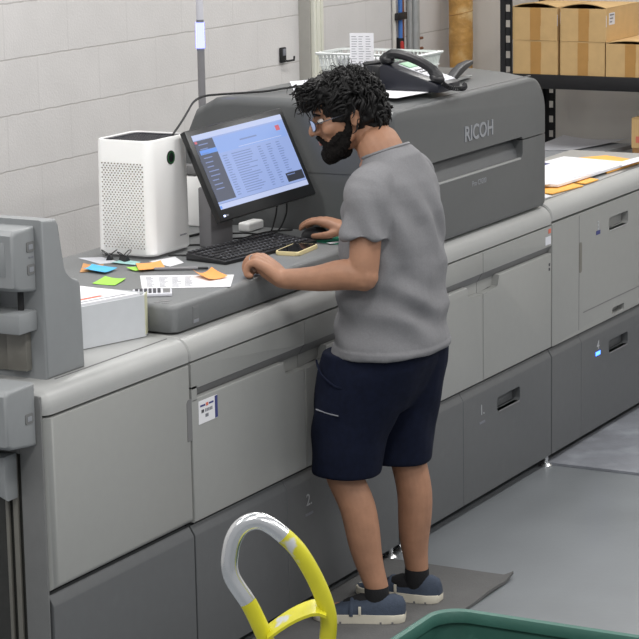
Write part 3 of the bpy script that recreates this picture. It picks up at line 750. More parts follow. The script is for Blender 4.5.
obj('stand_column', bm, 'polegrey', MO, xf=Matrix.Translation((0.895, 0.448, 0)) @ Matrix.Rotation(yaw, 4, 'Z'))
bm = new(); p0 = MC+u2*(-0.03)-nrm*0.035; add_tube(bm, [(0.895, 0.448, 1.20), (0.92, 0.44, 1.26), tuple(p0)], 0.026, 10, 0, True); obj('tilt_arm', bm, 'black', MO)

# ---- keyboard
K = thing('keyboard', 'black full-size keyboard on the worktop under the monitor', 'keyboard', (0.845, 0.275, ZW))
xf = flat(0.838, 0.284, ZW, -0.15)
bm = new(); add_prism(bm, [(-0.078, 0.0), (0.078, 0.0), (0.078, 0.021), (-0.078, 0.010)], -0.225, 0.225, 'x', 0.004, 2, both=True); obj('keyboard_base', bm, 'black', K, xf=xf)
bm = new()
for r_ in range(6):
    yk = -0.064+0.0245*r_+(0.006 if r_ == 5 else 0)
    x = -0.214
    while x < 0.205:
        wk = 0.017
        if r_ == 0 and -0.13 < x < -0.05: wk = 0.095
        if (0.066 < x < 0.078) or (0.130 < x < 0.142): x += 0.008; continue
        if x+wk > 0.216: break
        zt = 0.010+(yk+0.078)/0.156*0.011
        add_box(bm, x, x+wk-0.0025, yk, yk+0.018, zt-0.002, zt+0.006, 0.002, 1); x += wk+0.0015
obj('keys', bm, 'key', K, xf=xf)
bm = new()
random.seed(5)
for r_ in range(6):
    yk = -0.064+0.0245*r_+(0.006 if r_ == 5 else 0)
    for q in range(21):
        x = -0.212+0.0185*q
        if x > 0.2 or random.random() < 0.25: continue
        zt = 0.010+(yk+0.078)/0.156*0.011+0.0062
        add_box(bm, x+0.004, x+0.009, yk+0.008, yk+0.013, zt-0.002, zt+0.0002)
obj('key_lettering', bm, 'ink', K, xf=xf)
# smartphone
PH = thing('smartphone', 'smartphone in a cream case lying in front of the keyboard', 'phone', (0.90, 0.175, ZW))
xf = flat(0.893, 0.160, ZW, 0.10)
bm = new(); add_prism(bm, rrect(-0.078, 0.078, -0.040, 0.040, 0.012), 0, 0.012, 'z', 0.003, 2, both=True); obj('case', bm, 'cream', PH, xf=xf)
bm = new(); add_prism(bm, rrect(-0.073, 0.073, -0.035, 0.035, 0.009), 0.010, 0.0127, 'z'); obj('screen', bm, 'glass_black', PH, xf=xf)
# mouse mat + mouse
bm = new(); add_prism(bm, rrect(-0.085, 0.10, -0.09, 0.085, 0.01), 0, 0.003, 'z', xf if False else 0); tag(obj('mouse_mat', bm, 'greenmat', xf=flat(1.150, 0.168, ZW, -0.28)), 'green mouse mat on the worktop under the right hand', 'mouse mat')
bm = new(); add_box(bm, -0.024, 0.024, -0.011, 0.011, 0, 0.001); tag(obj('paper_slip', bm, 'paper', xf=flat(1.062, 0.118, ZW+0.0032, -0.5)), 'small white paper slip on the near corner of the green mat', 'paper')
bm = new(); add_ell(bm, (0, 0, 0.0), (0.031, 0.056, 0.036), u=20, v=14)
bmesh.ops.bisect_plane(bm, geom=bm.verts[:]+bm.edges[:]+bm.faces[:], plane_co=(0, 0, 0), plane_no=(0, 0, -1), clear_outer=True); bmesh.ops.holes_fill(bm, edges=bm.edges[:])
tag(obj('mouse', bm, 'black', xf=flat(1.116, 0.212, ZW+0.0032, -0.1)), 'black computer mouse under the right hand', 'mouse')

# ------------------------------------------------------------------ things on the dark housing
ZH = 1.4715
PZ = ZH
DP = thing('desk_phone', 'black office desk phone with coiled cord on the dark housing', 'telephone', (1.70, 0.10, ZH))
OLD = set(bpy.data.objects)
# body wedge, side profile in yz (front low at -y)
bm = new(); add_prism(bm, [(0.10, ZH-0.006), (0.345, ZH), (0.345, ZH+0.088), (0.325, ZH+0.095), (0.115, ZH+0.030), (0.10, ZH+0.022)], 1.625, 1.815, 'x', 0.006, 2, both=True)
DB = obj('phone_body', bm, 'navyblack', DP)
def onphone(x, y):   # height of the phone face at y
    return ZH+0.030+(y-0.115)/(0.325-0.115)*0.065
bm = new(); add_loft(bm, [[(x, 0.118, onphone(0, 0.118)-0.004), (x, 0.118, onphone(0, 0.118)+0.002), (x, 0.30, onphone(0, 0.30)+0.002), (x, 0.30, onphone(0, 0.30)-0.004)] for x in (1.690, 1.808)]); obj('key_panel', bm, 'paper2', DP)
bm = new()
for i in range(5):
    for j in range(6):
        y = 0.125+0.020*j; x = 1.698+0.022*i
        add_box(bm, x, x+0.013, y, y+0.011, onphone(0, y), onphone(0, y)+0.007, 0.002, 1, mi=(2 if (i, j) == (2, 1) else (1 if j > 3 else 0)))
obj('phone_keys', bm, ['paper', 'groove', 'redink'], DP)
bm = new(); add_loft(bm, [[(x, 0.255, onphone(0, .255)+0.001), (x, 0.255, onphone(0, .255)+0.006), (x, 0.298, onphone(0, .298)+0.006), (x, 0.298, onphone(0, .298)+0.001)] for x in (1.70, 1.80)]); obj('display', bm, 'leafgreen', DP)
bm = new()
hp = spline([(1.652, 0.115, onphone(0, .115)+0.018), (1.652, 0.145, onphone(0, .14)+0.046), (1.652, 0.22, onphone(0, .22)+0.056), (1.652, 0.295, onphone(0, .295)+0.046), (1.652, 0.33, onphone(0, .325)+0.016)], 6)
add_tube(bm, hp, [0.024]*3+[0.021]*3+[0.0185]*(len(hp)-12)+[0.021]*3+[0.025]*3, 10, 0, True, up0=(1, 0, 0))
for y in (0.118, 0.325): add_ell(bm, (1.652, y, onphone(0, y)+0.016), (0.028, 0.030, 0.018), Matrix.Rotation(0.3, 4, 'X'))
obj('handset', bm, 'black', DP)
bm = new()
pts = []
cpath = spline([(1.655, 0.098, ZH+0.022), (1.66, 0.07, ZH+0.006), (1.70, 0.045, ZH-0.002), (1.75, 0.05, ZH-0.002), (1.80, 0.075, ZH+0.002)], 30)
for i, p in enumerate(cpath):
    a = i*1.05; pts.append(p+Vector((0.0, math.cos(a), math.sin(a)))*0.008+Vector((0, 0, 0.008)))
add_tube(bm, pts, 0.0028, 5); obj('coiled_cord', bm, 'black', DP)
# shift and shrink the phone to its place
for o_ in set(bpy.data.objects)-OLD:
    o_.data.transform(Matrix.Translation((1.705, 0.137, ZH)) @ Matrix.Rotation(0.0, 4, 'Z') @ Matrix.Scale(0.88, 4) @ Matrix.Translation((-1.72, -0.225, -ZH)))
# papers on the housing
sheet('paper_sheet', [(1.45, 0.175), (1.43, 0.085), (1.66, 0.060), (1.72, 0.25)], ZH-0.0035, 'paper', 'white sheet lying in front of the desk phone', 'paper', h=0.0012)
sheet('paper_sheet', [(1.50, 0.50), (1.62, 0.44), (1.95, 0.52), (1.75, 0.655)], ZH-0.001, 'paper2', 'white sheet on the housing behind the head', 'paper', h=0.0012)
# stapler
ST = thing('stapler', 'open black stapler standing at the rear of the dark housing', 'stapler', (2.08, 0.145, ZH))
xf = rot((2.04, 0.150, ZH-0.006), 0.10) @ Matrix.Diagonal((0.85, 0.85, 0.62, 1))
bm = new(); add_prism(bm, [(-0.10, 0.0), (0.11, 0.0), (0.115, 0.010), (0.0, 0.016), (-0.10, 0.014)], -0.016, 0.016, 'y', 0.003, 2, both=True); obj('stapler_base', bm, 'steel', ST, xf=xf)
bm = new(); add_prism(bm, [(-0.10, 0.012), (-0.07, 0.010), (0.02, 0.045), (0.13, 0.070), (0.13, 0.092), (0.03, 0.086), (-0.04, 0.062), (-0.105, 0.032)], -0.018, 0.018, 'y', 0.006, 3, both=True); obj('stapler_arm', bm, 'black', ST, xf=xf)
# basket
B = thing('basket', 'white plastic basket of packets on the dark housing behind the phone', 'basket', (2.09, 0.48, ZH))
bx0, bx1, by0, by1, bz = 1.985, 2.195, 0.285, 0.68, ZH+0.076
bm = new()
add_loft(bm, [[(x, y, z) for x, y in rrect(bx0+i, bx1-i, by0+i, by1-i, 0.03)] for i, z in ((-0.008, bz-0.006), (-0.010, bz), (0.006, bz+0.002), (0.006, bz-0.006))], caps=False)
obj('rim', bm, 'basket', B)
bm = new()
n = 0
for k in range(24):
    y = by0+0.02+(by1-by0-0.04)*k/23
    add_tube(bm, [(bx0, y, bz), (bx0+0.018, y, ZH+0.003)], 0.0028, 5); add_tube(bm, [(bx1, y, bz), (bx1-0.018, y, ZH+0.003)], 0.0028, 5)
for k in range(14):
    x = bx0+0.02+(bx1-bx0-0.04)*k/13
    add_tube(bm, [(x, by0, bz), (x, by0+0.018, ZH+0.003)], 0.0028, 5); add_tube(bm, [(x, by1, bz), (x, by1-0.018, ZH+0.003)], 0.0028, 5)
for zz in (ZH+0.03, ZH+0.057):
    add_tube(bm, [(bx0+0.010, by0+0.01, zz), (bx0+0.010, by1-0.01, zz)], 0.0025, 5); add_tube(bm, [(bx0+0.01, by0+0.010, zz), (bx1-0.01, by0+0.010, zz)], 0.0025, 5)
obj('lattice', bm, 'basket', B)
bm = new(); add_box(bm, bx0+0.018, bx1-0.018, by0+0.018, by1-0.018, ZH, ZH+0.004); obj('basket_floor', bm, 'basket', B)
for k, (x, y, rz, m, lb) in enumerate(((2.09, 0.37, 0.3, 'leafgreen', 'pale green packet inside the white basket, right end'), (2.10, 0.48, -0.2, 'paper', 'white packet inside the white basket, middle'), (2.09, 0.59, 0.1, 'greysheet', 'grey packet inside the white basket, left end'))):
    bm = new(); add_box(bm, -0.05, 0.05, -0.04, 0.04, 0, 0.055, 0.008); tag(obj('packet', bm, m, xf=rot((x, y, ZH+0.005), rz)), lb, 'packet')
# card sign
CS = thing('card_sign', 'upright white printed card standing before the basket', 'sign', (1.93, 0.468, ZH))
xf = rot((1.93, 0.468, ZH), -1.30, 0)
bm = new(); add_box(bm, -0.042, 0.042, -0.001, 0.001, 0.004, 0.155); obj('card', bm, 'paper', CS, xf=xf)
bm = new()
random.seed(9)
for k in range(14):
    for q in range(3):
        a = -0.036+0.025*q; add_box(bm, a, a+random.uniform(.012, .021), -0.0014, 0.0, 0.142-0.0085*k, 0.1438-0.0085*k)
obj('lettering', bm, 'ink', CS, xf=xf)
bm = new(); add_box(bm, -0.045, 0.045, -0.02, 0.02, 0, 0.006, 0.002); obj('foot', bm, 'black', CS, xf=xf)
bm = new(); add_box(bm, 1.86, 1.95, 0.365, 0.43, ZH, ZH+0.052, 0.006, 2); add_tube(bm, [(1.87, 0.425, ZH+0.055), (1.94, 0.375, ZH+0.062)], 0.008, 8, 0, True)
tag(obj('tape_dispenser', bm, 'black'), 'black desk item standing between card sign and phone', 'desk item')
bm = new(); add_box(bm, 1.84, 1.92, 0.545, 0.60, ZH, ZH+0.016, 0.006, 2); add_ell(bm, (1.88, 0.572, ZH+0.018), (0.025, 0.022, 0.010)); tag(obj('charger_block', bm, 'black'), 'black block on the housing left of the card sign', 'desk item')

# ------------------------------------------------------------------ papers on the right unit
ZC = 0.9775
sheet('card_sheet', [(2.70, 0.085), (2.93, 0.055), (3.10, 0.30), (2.75, 0.36)], ZC, 'orange', 'orange card sheet at the near end of the paper pile', 'card', h=0.004)
sheet('card_sheet', [(3.28, 0.10), (3.62, 0.085), (3.72, 0.28), (3.50, 0.44)], ZC, 'orange', 'orange card sheet at the far end of the paper pile', 'card', h=0.008)
sheet('card_sheet', [(2.98, 0.066), (3.10, 0.062), (3.16, 0.16), (3.02, 0.20)], ZC+0.0005, 'orange', 'orange card corner peeking from under the white sheets', 'card', h=0.0035)
sheet('paper_stack', [(2.83, 0.115), (3.50, 0.088), (3.56, 0.40), (2.78, 0.46)], ZC+0.0085, 'paper', 'pile of large white sheets between two orange cards', 'paper', h=0.009)
sheet('paper_sheet', [(2.80, 0.150), (3.22, 0.102), (3.36, 0.40), (2.79, 0.45)], ZC+0.0185, 'paper', 'white sheet with a blue mark on top of the large pile', 'paper', h=0.0012, extra=[(0.62, 0.98, 0.86, 0.96, 'navyink')])
sheet('paper_sheet', [(3.36, 0.070), (3.60, 0.055), (3.72, 0.10), (3.50, 0.12)], ZC+0.018, 'paper', 'narrow white sheet at the right edge of the pile', 'paper', h=0.002)
sheet('paper_sheet', [(2.52, 0.075), (2.66, 0.068), (2.72, 0.14), (2.55, 0.17)], ZC, 'paper', 'small white sheet beside the dark housing', 'paper', h=0.001)

# ------------------------------------------------------------------ shelving rack and cartons
RK = thing('shelving_rack', 'black steel shelving rack with slotted posts on the right wall', 'shelf', (5.28, 0.3, 0))
RY0, RY1 = -0.62, 1.33
ZD = 1.166
def post(x, y, s):
    bm = new(); d = 0.062*s
    add_box(bm, x-0.002, x+0.001, min(y, y-d*0.45), max(y, y-d*0.45), 0, 2.3)
    add_box(bm, x-0.002, x+0.001, min(y-d*0.80, y-d), max(y-d*0.80, y-d), 0, 2.3)
    z = 0.03
    while z < 2.28:
        add_box(bm, x-0.002, x+0.001, min(y-d*0.4, y-d*0.85), max(y-d*0.4, y-d*0.85), z, z+0.040); z += 0.073
    xx = 0.06 if x < 5.3 else -0.06
    add_box(bm, min(x, x+xx), max(x, x+xx), y-0.001, y+0.002, 0, 2.3)
    return bm
for x in (5.0, 5.52):
    for y, s in ((RY1, 1), (RY0, -1)): obj('post', post(x, y, s), 'shelf', RK)
for z in (ZD, 0.724):
    bm = new(); add_box(bm, 4.992, 5.002, RY0+0.01, RY1-0.01, z-0.066, z, 0.003); obj('beam', bm, 'shelf', RK)
    bm = new(); add_box(bm, 5.518, 5.528, RY0+0.01, RY1-0.01, z-0.066, z, 0.003); obj('beam', bm, 'shelf', RK)
    bm = new(); add_box(bm, 5.003, 5.517, RY0+0.01, RY1-0.01, z-0.018, z-0.001); obj('deck', bm, 'greysheet' if z < 1 else 'shelf', RK)

def carton(y0, y1, z0, h, label, arch=0.022, depth=0.42, x0=5.005, sticker=None, m='carton', tape=True, group='cartons on the rack upper shelf'):
    t = thing('carton', label, 'box', (x0+depth/2, (y0+y1)/2, z0), group)
    th = 0.004; x1 = x0+depth; z1 = z0+h
    bm = new()
    add_box(bm, x0, x0+th, y0, y1, z0, z1); add_box(bm, x1-th, x1, y0, y1, z0, z1)
    add_box(bm, x0+th, x1-th, y0, y0+th, z0, z1); add_box(bm, x0+th, x1-th, y1-th, y1, z0, z1); add_box(bm, x0+th, x1-th, y0+th, y1-th, z0, z0+th)
    obj('carton_body', bm, m, t)
    ym = (y0+y1)/2; W_ = y1-y0
    if tape:
        bm = new(); add_box(bm, x0-0.0008, x0+0.001, ym-0.028, ym+0.024, z0+0.001, z1)
        o = obj('tape', bm, 'tape', t)
        bm = new(); add_box(bm, x0-0.0014, x0+0.001, ym-0.030, ym+0.012, z0+h*0.45, z1-0.002); obj('tape_patch', bm, 'tape', o)
    bm = new(); N = 10
    def top(f, e): return z1+0.0005+e+arch*(1-(2*f-1)**2)
    rings = []
    for i in range(N+1):
        f = i/N; y = y0+W_*f; a = top(f, 0)
        rings.append([(x0, y, a), (x0, y, a+0.004), (x1, y, z1+0.0045), (x1, y, z1+0.0005)])
    add_loft(bm, rings); obj('flap', bm, m, t)
    if sticker:
        bm = new(); add_box(bm, x0+0.035, x0+0.105, y0-0.001, y0+0.001, z0+h*0.50, z0+h*0.86, mi=0)
        for k in range(3): add_box(bm, x0+0.042, x0+0.095-0.012*k, y0-0.0016, y0+0.0, z0+h*0.78-0.016*k, z0+h*0.80-0.016*k+0.003, mi=1)
        obj('shipping_label', bm, ['paper2', 'ink'], t)
        bm = new(); add_box(bm, x0-0.001, x0+0.003, y0-0.001, y0+0.0, z0+h*0.45, z0+h*0.8)
        obj('label_edge', bm, 'paper2', t)
    return t
HC = 0.153
carton(1.040, 1.268, ZD, HC, 'cardboard box on the rack, bottom row beside the black post', 0.0)
carton(0.803, 1.026, ZD, HC, 'cardboard box on the rack, bottom row second from the post', 0.0)
carton(0.560, 0.797, ZD, HC, 'cardboard box on the rack, bottom row at the photo edge with a bowed lid', 0.012)
carton(1.042, 1.270, ZD+HC+0.006, HC, 'cardboard box on the rack, top row beside the black post', 0.020, sticker=True)
carton(0.797, 1.026, ZD+HC+0.006, HC, 'cardboard box on the rack, top row with white label on its side', 0.020, sticker=True)
# lower shelf
ZL = 0.7245
sheet('board_stack', [(5.02, 1.22), (5.02, 0.86), (5.42, 0.80), (5.42, 1.24)], ZL, 'greysheet', 'stack of large grey-white boards on the rack lower shelf', 'paper', h=0.075)
sheet('paper_sheet', [(5.02, 1.20), (5.06, 0.98), (5.46, 0.86), (5.46, 1.20)], ZL+0.076, 'paper2', 'curling white sheet on top of the board stack', 'paper', h=0.002, curl=0.012)
sheet('paper_stack', [(5.05, 0.84), (5.04, 0.72), (5.46, 0.70), (5.46, 0.785)], ZL, 'greysheet', 'narrow grey paper pile beside the brown boxes', 'paper', h=0.06)
carton(0.30, 0.672, ZL, 0.105, 'dark brown box under a tan one on the rack lower shelf', 0.0, m='carton_dark', tape=False, group='boxes on the rack lower shelf', x0=5.03)
carton(0.31, 0.677, ZL+0.111, 0.135, 'tan box with red print on the rack lower shelf', 0.006, tape=False, group='boxes on the rack lower shelf', x0=5.03)
bm = new(); add_box(bm, 5.0285, 5.032, 0.60, 0.655, ZL+0.135, ZL+0.165)
k = obj('red_print', bm, 'redink', [o for o in bpy.data.objects if o.get('label', '').startswith('tan box')][0])

# ------------------------------------------------------------------ pipes and hook on the walls
def pipe(x, y, r, m, label, z0=0.0, z1=3.3, name='pipe', n=14):
    bm = new(); add_cyl(bm, (x, y, z0), (x, y, z1), r, n); return tag(obj(name, bm, m), label, 'pipe')
pipe(4.986, 1.888, 0.010, 'pipewhite', 'thin white pipe, leftmost on the back wall')
P2 = thing('pipe', 'blue pipe with black valve and red lever on the back wall', 'pipe', (5.038, 1.87, 0))
bm = new(); add_cyl(bm, (5.038, 1.880, 0), (5.038, 1.880, 3.3), 0.0105, 14); obj('tube', bm, 'pipeblue', P2)
bm = new(); add_cyl(bm, (5.040, 1.880, 1.05), (5.040, 1.880, 1.315), 0.018, 14); add_cyl(bm, (5.040, 1.880, 1.18), (5.040, 1.880, 1.20), 0.0195, 14); obj('valve', bm, 'blackm', P2)
bm = new(); add_box(bm, 4.968, 5.068, 1.856, 1.8765, 1.405, 1.440, 0.004); add_box(bm, 5.020, 5.056, 1.870, 1.899, 1.408, 1.437, 0.003); obj('bracket', bm, 'black', P2)
bm = new(); add_tube(bm, [(5.03, 1.84, 1.185), (4.985, 1.83, 1.19), (4.965, 1.83, 1.22), (4.955, 1.83, 1.30)], [0.008, 0.012, 0.011, 0.009], 8, 0, True); k = obj('lever', bm, 'red', P2); k['label'] = 'red lever'
bm = new(); add_cyl(bm, (5.06, 1.86, 1.19), (5.11, 1.86, 1.195), 0.006, 8); obj('valve_pin', bm, 'red', P2)
pipe(5.080, 1.889, 0.009, 'pipebrown', 'thin brown pipe right of the blue one')
P3 = thing('conduit', 'grey steel conduit on the back wall left of the wrapped column', 'pipe', (5.17, 1.88, 0))
bm = new(); add_cyl(bm, (5.185, 1.872, 0), (5.185, 1.872, 3.3), 0.022, 16); add_cyl(bm, (5.145, 1.882, 0), (5.145, 1.882, 3.3), 0.013, 12); obj('tube', bm, 'steel', P3)
for z in (1.25, 1.30):
    bm = new(); add_cyl(bm, (5.20, 1.862, z), (5.235, 1.858, z), 0.007, 8); obj('screw', bm, 'pipebrown', P3)
# wrapped pipe column
bm = new(); rings = []
N = 28
for i in range(121):
    z = 3.3*i/120
    rr = 0.060+0.003*noise.noise((0, 0, z*9))+0.002*math.sin(z*26)
    rings.append([(5.505+rr*math.cos(a)*(1+0.03*noise.noise((math.cos(a), math.sin(a), z*6))), 1.775+rr*math.sin(a)*(1+0.03*noise.noise((math.cos(a), math.sin(a), z*6))), z) for a in [2*PI*k/N for k in range(N)]])
add_loft(bm, rings)
LG = tag(obj('lagged_pipe', bm, 'wrap'), 'thick pipe wrapped in tan lagging in the room corner', 'pipe')
bm = new()
for k in range(22):
    z = 0.1+0.145*k
    add_tube(bm, [(5.505+0.0605*math.cos(a), 1.775+0.0605*math.sin(a), z+0.012*math.sin(a*1.0+k)) for a in [2*PI*q/24 for q in range(25)]], 0.0022, 5)
obj('wrap_seam', bm, 'tape', LG)
HK = thing('wall_hook', 'small black hook fixed on the white block wall', 'hook', (3.70, 1.79, 1.35))
bm = new(); add_box(bm, 3.678, 3.722, 1.776, 1.7895, 1.322, 1.388, 0.004); obj('plate', bm, 'blackm', HK)
bm = new(); add_box(bm, 3.688, 3.712, 1.772, 1.777, 1.352, 1.382, 0.002); obj('badge', bm, 'ink', HK)
bm = new(); add_tube(bm, [(3.70, 1.775, 1.330), (3.712, 1.765, 1.328), (3.762, 1.762, 1.328), (3.765, 1.762, 1.342)], 0.0045, 8, 0, True); obj('hook_arm', bm, 'blackm', HK)

# ------------------------------------------------------------------ floor mats
def floor_mat(name, x0, x1, y0, y1, m, label, curl=True):
    bm = new(); N, K_ = 24, 14; g = {}
    for i in range(N+1):
        for j in range(K_+1):
            x = x0+(x1-x0)*i/N; y = y0+(y1-y0)*j/K_
            z = 0.010
            if curl:
                d = math.hypot(x1-x, (y-y0)*1.4); z += 0.016*max(0, 1-d/0.05)**1.5+0.006*max(0, 1-(y-y0)/0.06)*(0.5+0.5*math.sin(x*20))
            g[i, j] = (bm.verts.new((x, y, z)), bm.verts.new((x, y, z-0.0095)))
    for i in range(N):
        for j in range(K_):
            bm.faces.new([g[q][0] for q in ((i, j), (i+1, j), (i+1, j+1), (i, j+1))]); bm.faces.new([g[q][1] for q in ((i, j), (i, j+1), (i+1, j+1), (i+1, j))])
    for i in range(N):
        for j in (0, K_): bm.faces.new((g[i, j][0], g[i+1, j][0], g[i+1, j][1], g[i, j][1]))
    for j in range(K_):
        for i in (0, N): bm.faces.new((g[i, j][0], g[i, j+1][0], g[i, j+1][1], g[i, j][1]))
    t = tag(obj(name, bm, m), label, 'mat')
    return t
FM = floor_mat('floor_mat', -0.30, 1.19, -0.43, 0.02, 'mat', 'dark grey anti-fatigue mat with curled corner under the standing person')
floor_mat('floor_mat', 2.50, 4.2, -0.75, 0.03, 'mat2', 'worn pale grey mat on the floor before the right unit', False)

# ------------------------------------------------------------------ hand truck
HT = thing('hand_truck', 'worn yellow hand truck with a loop handle in the foreground', 'hand truck', (-1.62, -1.2, 0))
LP = [(-1.635, -1.172, 0.80), (-1.650, -1.147, 0.869), (-1.666, -1.116, 0.931), (-1.6655, -1.117, 0.984), (-1.659, -1.130, 1.019), (-1.648, -1.150, 1.035), (-1.635, -1.173, 1.034), (-1.619, -1.202, 1.010), (-1.603, -1.232, 0.972), (-1.587, -1.261, 0.908), (-1.578, -1.277, 0.847), (-1.579, -1.275, 0.797)]
sp = spline(LP, 8)
R0 = 0.0165
bm = new(); add_tube(bm, [(-1.632, -1.178, 0.02), (-1.632, -1.178, 0.55), (-1.632, -1.178, 0.73)]+sp[:1], R0, 14); add_tube(bm, sp[:10], R0, 14); obj('rail', bm, 'yellow', HT)
bm = new(); add_tube(bm, sp[9:58], R0, 16); k = obj('loop_handle', bm, 'chrome', HT); k['label'] = 'bare chrome loop worn free of paint'
bm = new(); add_tube(bm, sp[57:], R0, 14); add_tube(bm, [sp[-1], (-1.580, -1.273, 0.72), (-1.580, -1.273, 0.02)], R0, 14); obj('rail', bm, 'yellowworn', HT)
L0 = Vector((-1.634, -1.174, 0.806)); R1 = Vector((-1.580, -1.274, 0.862)); nn = Vector((-0.877, -0.481, 0.0))
bm = new(); rings = []
for i in range(9):
    f = i/8; c = L0.lerp(R1, f)+Vector((0, 0, 0.010*math.sin(PI*f)-0.012*max(0, (f-0.75)*4)**2))
    rings.append([c+nn*0.030, c+nn*0.030+Vector((0, 0, 0.006)), c-nn*0.030+Vector((0, 0, 0.014)), c-nn*0.030+Vector((0, 0, 0.008))])
add_loft(bm, rings); obj('cross_plate', bm, 'yellowworn', HT)
for z in (0.25, 0.5):
    bm = new(); add_tube(bm, [(-1.632, -1.178, z), (-1.580, -1.273, z)], 0.010, 10); obj('cross_bar', bm, 'yellow', HT)
bm = new(); add_box(bm, -0.15, 0.15, -0.16, 0.0, 0.004, 0.012, 0.002); obj('toe_plate', bm, 'steel', HT, xf=rot((-1.612, -1.2135, 0), math.radians(-61)))
bm = new(); add_tube(bm, [(-1.668, -1.112, 0.08), (-1.557, -1.315, 0.08)], 0.008, 8); obj('axle', bm, 'steel', HT)
for c in ((-1.690, -1.072), (-1.535, -1.355)):
    bm = new(); d = Vector((0.479, -0.877, 0)); c = Vector((c[0]-0.03, c[1]-0.02, 0.081)); rr = [(0.02, -0.02), (0.06, -0.022), (0.078, -0.015), (0.081, 0), (0.078, 0.015), (0.06, 0.022), (0.02, 0.02)]
    s = Vector((0.877, 0.479, 0)); add_loft(bm, [[c+d*t+(s*math.cos(a)+Vector((0, 0, 1))*math.sin(a))*r for a in [2*PI*q/24 for q in range(24)]] for r, t in rr]); obj('wheel', bm, 'blackm', HT)

# ------------------------------------------------------------------ green bin
GB = thing('bin', 'dark green plastic bin in the foreground right of the hand truck', 'bin', (-1.13, -1.52, 0))
def br(i, z, r=0.05): return [(x, y, z) for x, y in rrect(-1.46+i, -0.882-i, -1.95+i, -1.175-i, r+0.02-i*0.2, 8)]
bm = new()
add_loft(bm, [br(0.075, 0.0), br(0.070, 0.012), br(0.014, 0.60), br(0.012, 0.628), br(0.018, 0.632), br(0.020, 0.60), br(0.078, 0.02)]); obj('tub', bm, 'green_bin', GB)
bm = new()
rim = [(0.014, 0.600), (0.002, 0.600), (-0.001, 0.606), (-0.001, 0.632), (0.004, 0.644), (0.013, 0.649), (0.022, 0.646), (0.026, 0.636), (0.026, 0.622), (0.018, 0.618)]
add_loft(bm, [br(i, z) for i, z in rim+rim[:1]], caps=False); k = obj('rim', bm, 'green_bin', GB)


# ------------------------------------------------------------------ the person
def remeshed(name, bm, m, parent, voxel, smooth=6, fac=0.5, deci=None):
    o = obj(name, bm, m, parent, sharp=180)
    mods = [('REMESH', dict(mode='VOXEL', voxel_size=voxel, use_smooth_shade=True)), ('SMOOTH', dict(factor=fac, iterations=smooth))]
    if deci: mods.append(('DECIMATE', dict(ratio=deci)))
    modified(o, mods)
    for p in o.data.polygons: p.use_smooth = True
    if not o.data.materials: o.data.materials.append(M[m])
    return o
def ering(c, a, b, rz=0, n=24, p=2.0, tilt=0.0):
    """horizontal superellipse ring"""
    out = []
    for k in range(n):
        t = 2*PI*k/n; ct, st = math.cos(t), math.sin(t)
        x = a*math.copysign(abs(ct)**(2/p), ct); y = b*math.copysign(abs(st)**(2/p), st)
        X = x*math.cos(rz)-y*math.sin(rz); Y = x*math.sin(rz)+y*math.cos(rz)
        out.append((c[0]+X, c[1]+Y, c[2]+tilt*Y))
    return out
def cap_loft(bm, rings):
    """loft whose ends are closed by a fan so that they stay watertight"""
    add_loft(bm, rings, True)

def displace(o, fn):
    ns = [v.normal.copy() for v in o.data.vertices]; cs = [v.co.copy() for v in o.data.vertices]
    out = [c+n*fn(c) for c, n in zip(cs, ns)]
    o.data.vertices.foreach_set('co', [x for c in out for x in c]); o.data.update()

# joints
Lsh = Vector((0.560, -0.262, 1.318)); Lel = Vector((0.508, -0.272, 1.068)); Lwr = Vector((0.474, -0.032, 1.053))
Rsh = Vector((0.915, -0.225, 1.325)); Rel = Vector((1.045, -0.130, 1.115)); Rwr = Vector((1.088, 0.095, 1.092))
Lhip = Vector((0.655, -0.215, 0.86)); Lkn = Vector((0.630, -0.122, 0.47)); Lan = Vector((0.636, -0.236, 0.10))
Rhip = Vector((0.825, -0.225, 0.86)); Rkn = Vector((0.838, -0.235, 0.47)); Ran = Vector((0.850, -0.262, 0.10))
HC_ = Vector((0.728, -0.112, 1.502)); HYAW = math.radians(33); HP = math.radians(15)
MH = Matrix.Translation(HC_) @ Matrix.Rotation(HYAW, 4, 'Z') @ Matrix.Rotation(-HP, 4, 'X')
RH = Matrix.Rotation(HYAW, 4, 'Z') @ Matrix.Rotation(-HP, 4, 'X')
def hd(x, y, z): return MH @ Vector((x, y, z))
def hell(bm, c, r, R=None):
    add_ell(bm, hd(*c), r, RH if R is None else RH @ R, 24, 16)

bm = new()
# trunk, kept under the clothes
cap_loft(bm, [ering((0.74, -0.215, 0.80), 0.150, 0.105), ering((0.74, -0.222, 0.90), 0.155, 0.105), ering((0.74, -0.235, 1.02), 0.145, 0.098), ering((0.74, -0.243, 1.20), 0.155, 0.100), ering((0.738, -0.248, 1.29), 0.135, 0.075), ering((0.738, -0.240, 1.345), 0.095, 0.055), ering((0.737, -0.228, 1.39), 0.060, 0.052)])
# neck
add_tube(bm, spline([(0.738, -0.228, 1.355), (0.737, -0.215, 1.40), hd(0, -0.045, -0.075), hd(0, -0.022, -0.01)], 5), [0.075]*4+[0.066]*4+[0.060]*8, 20, 0, True)
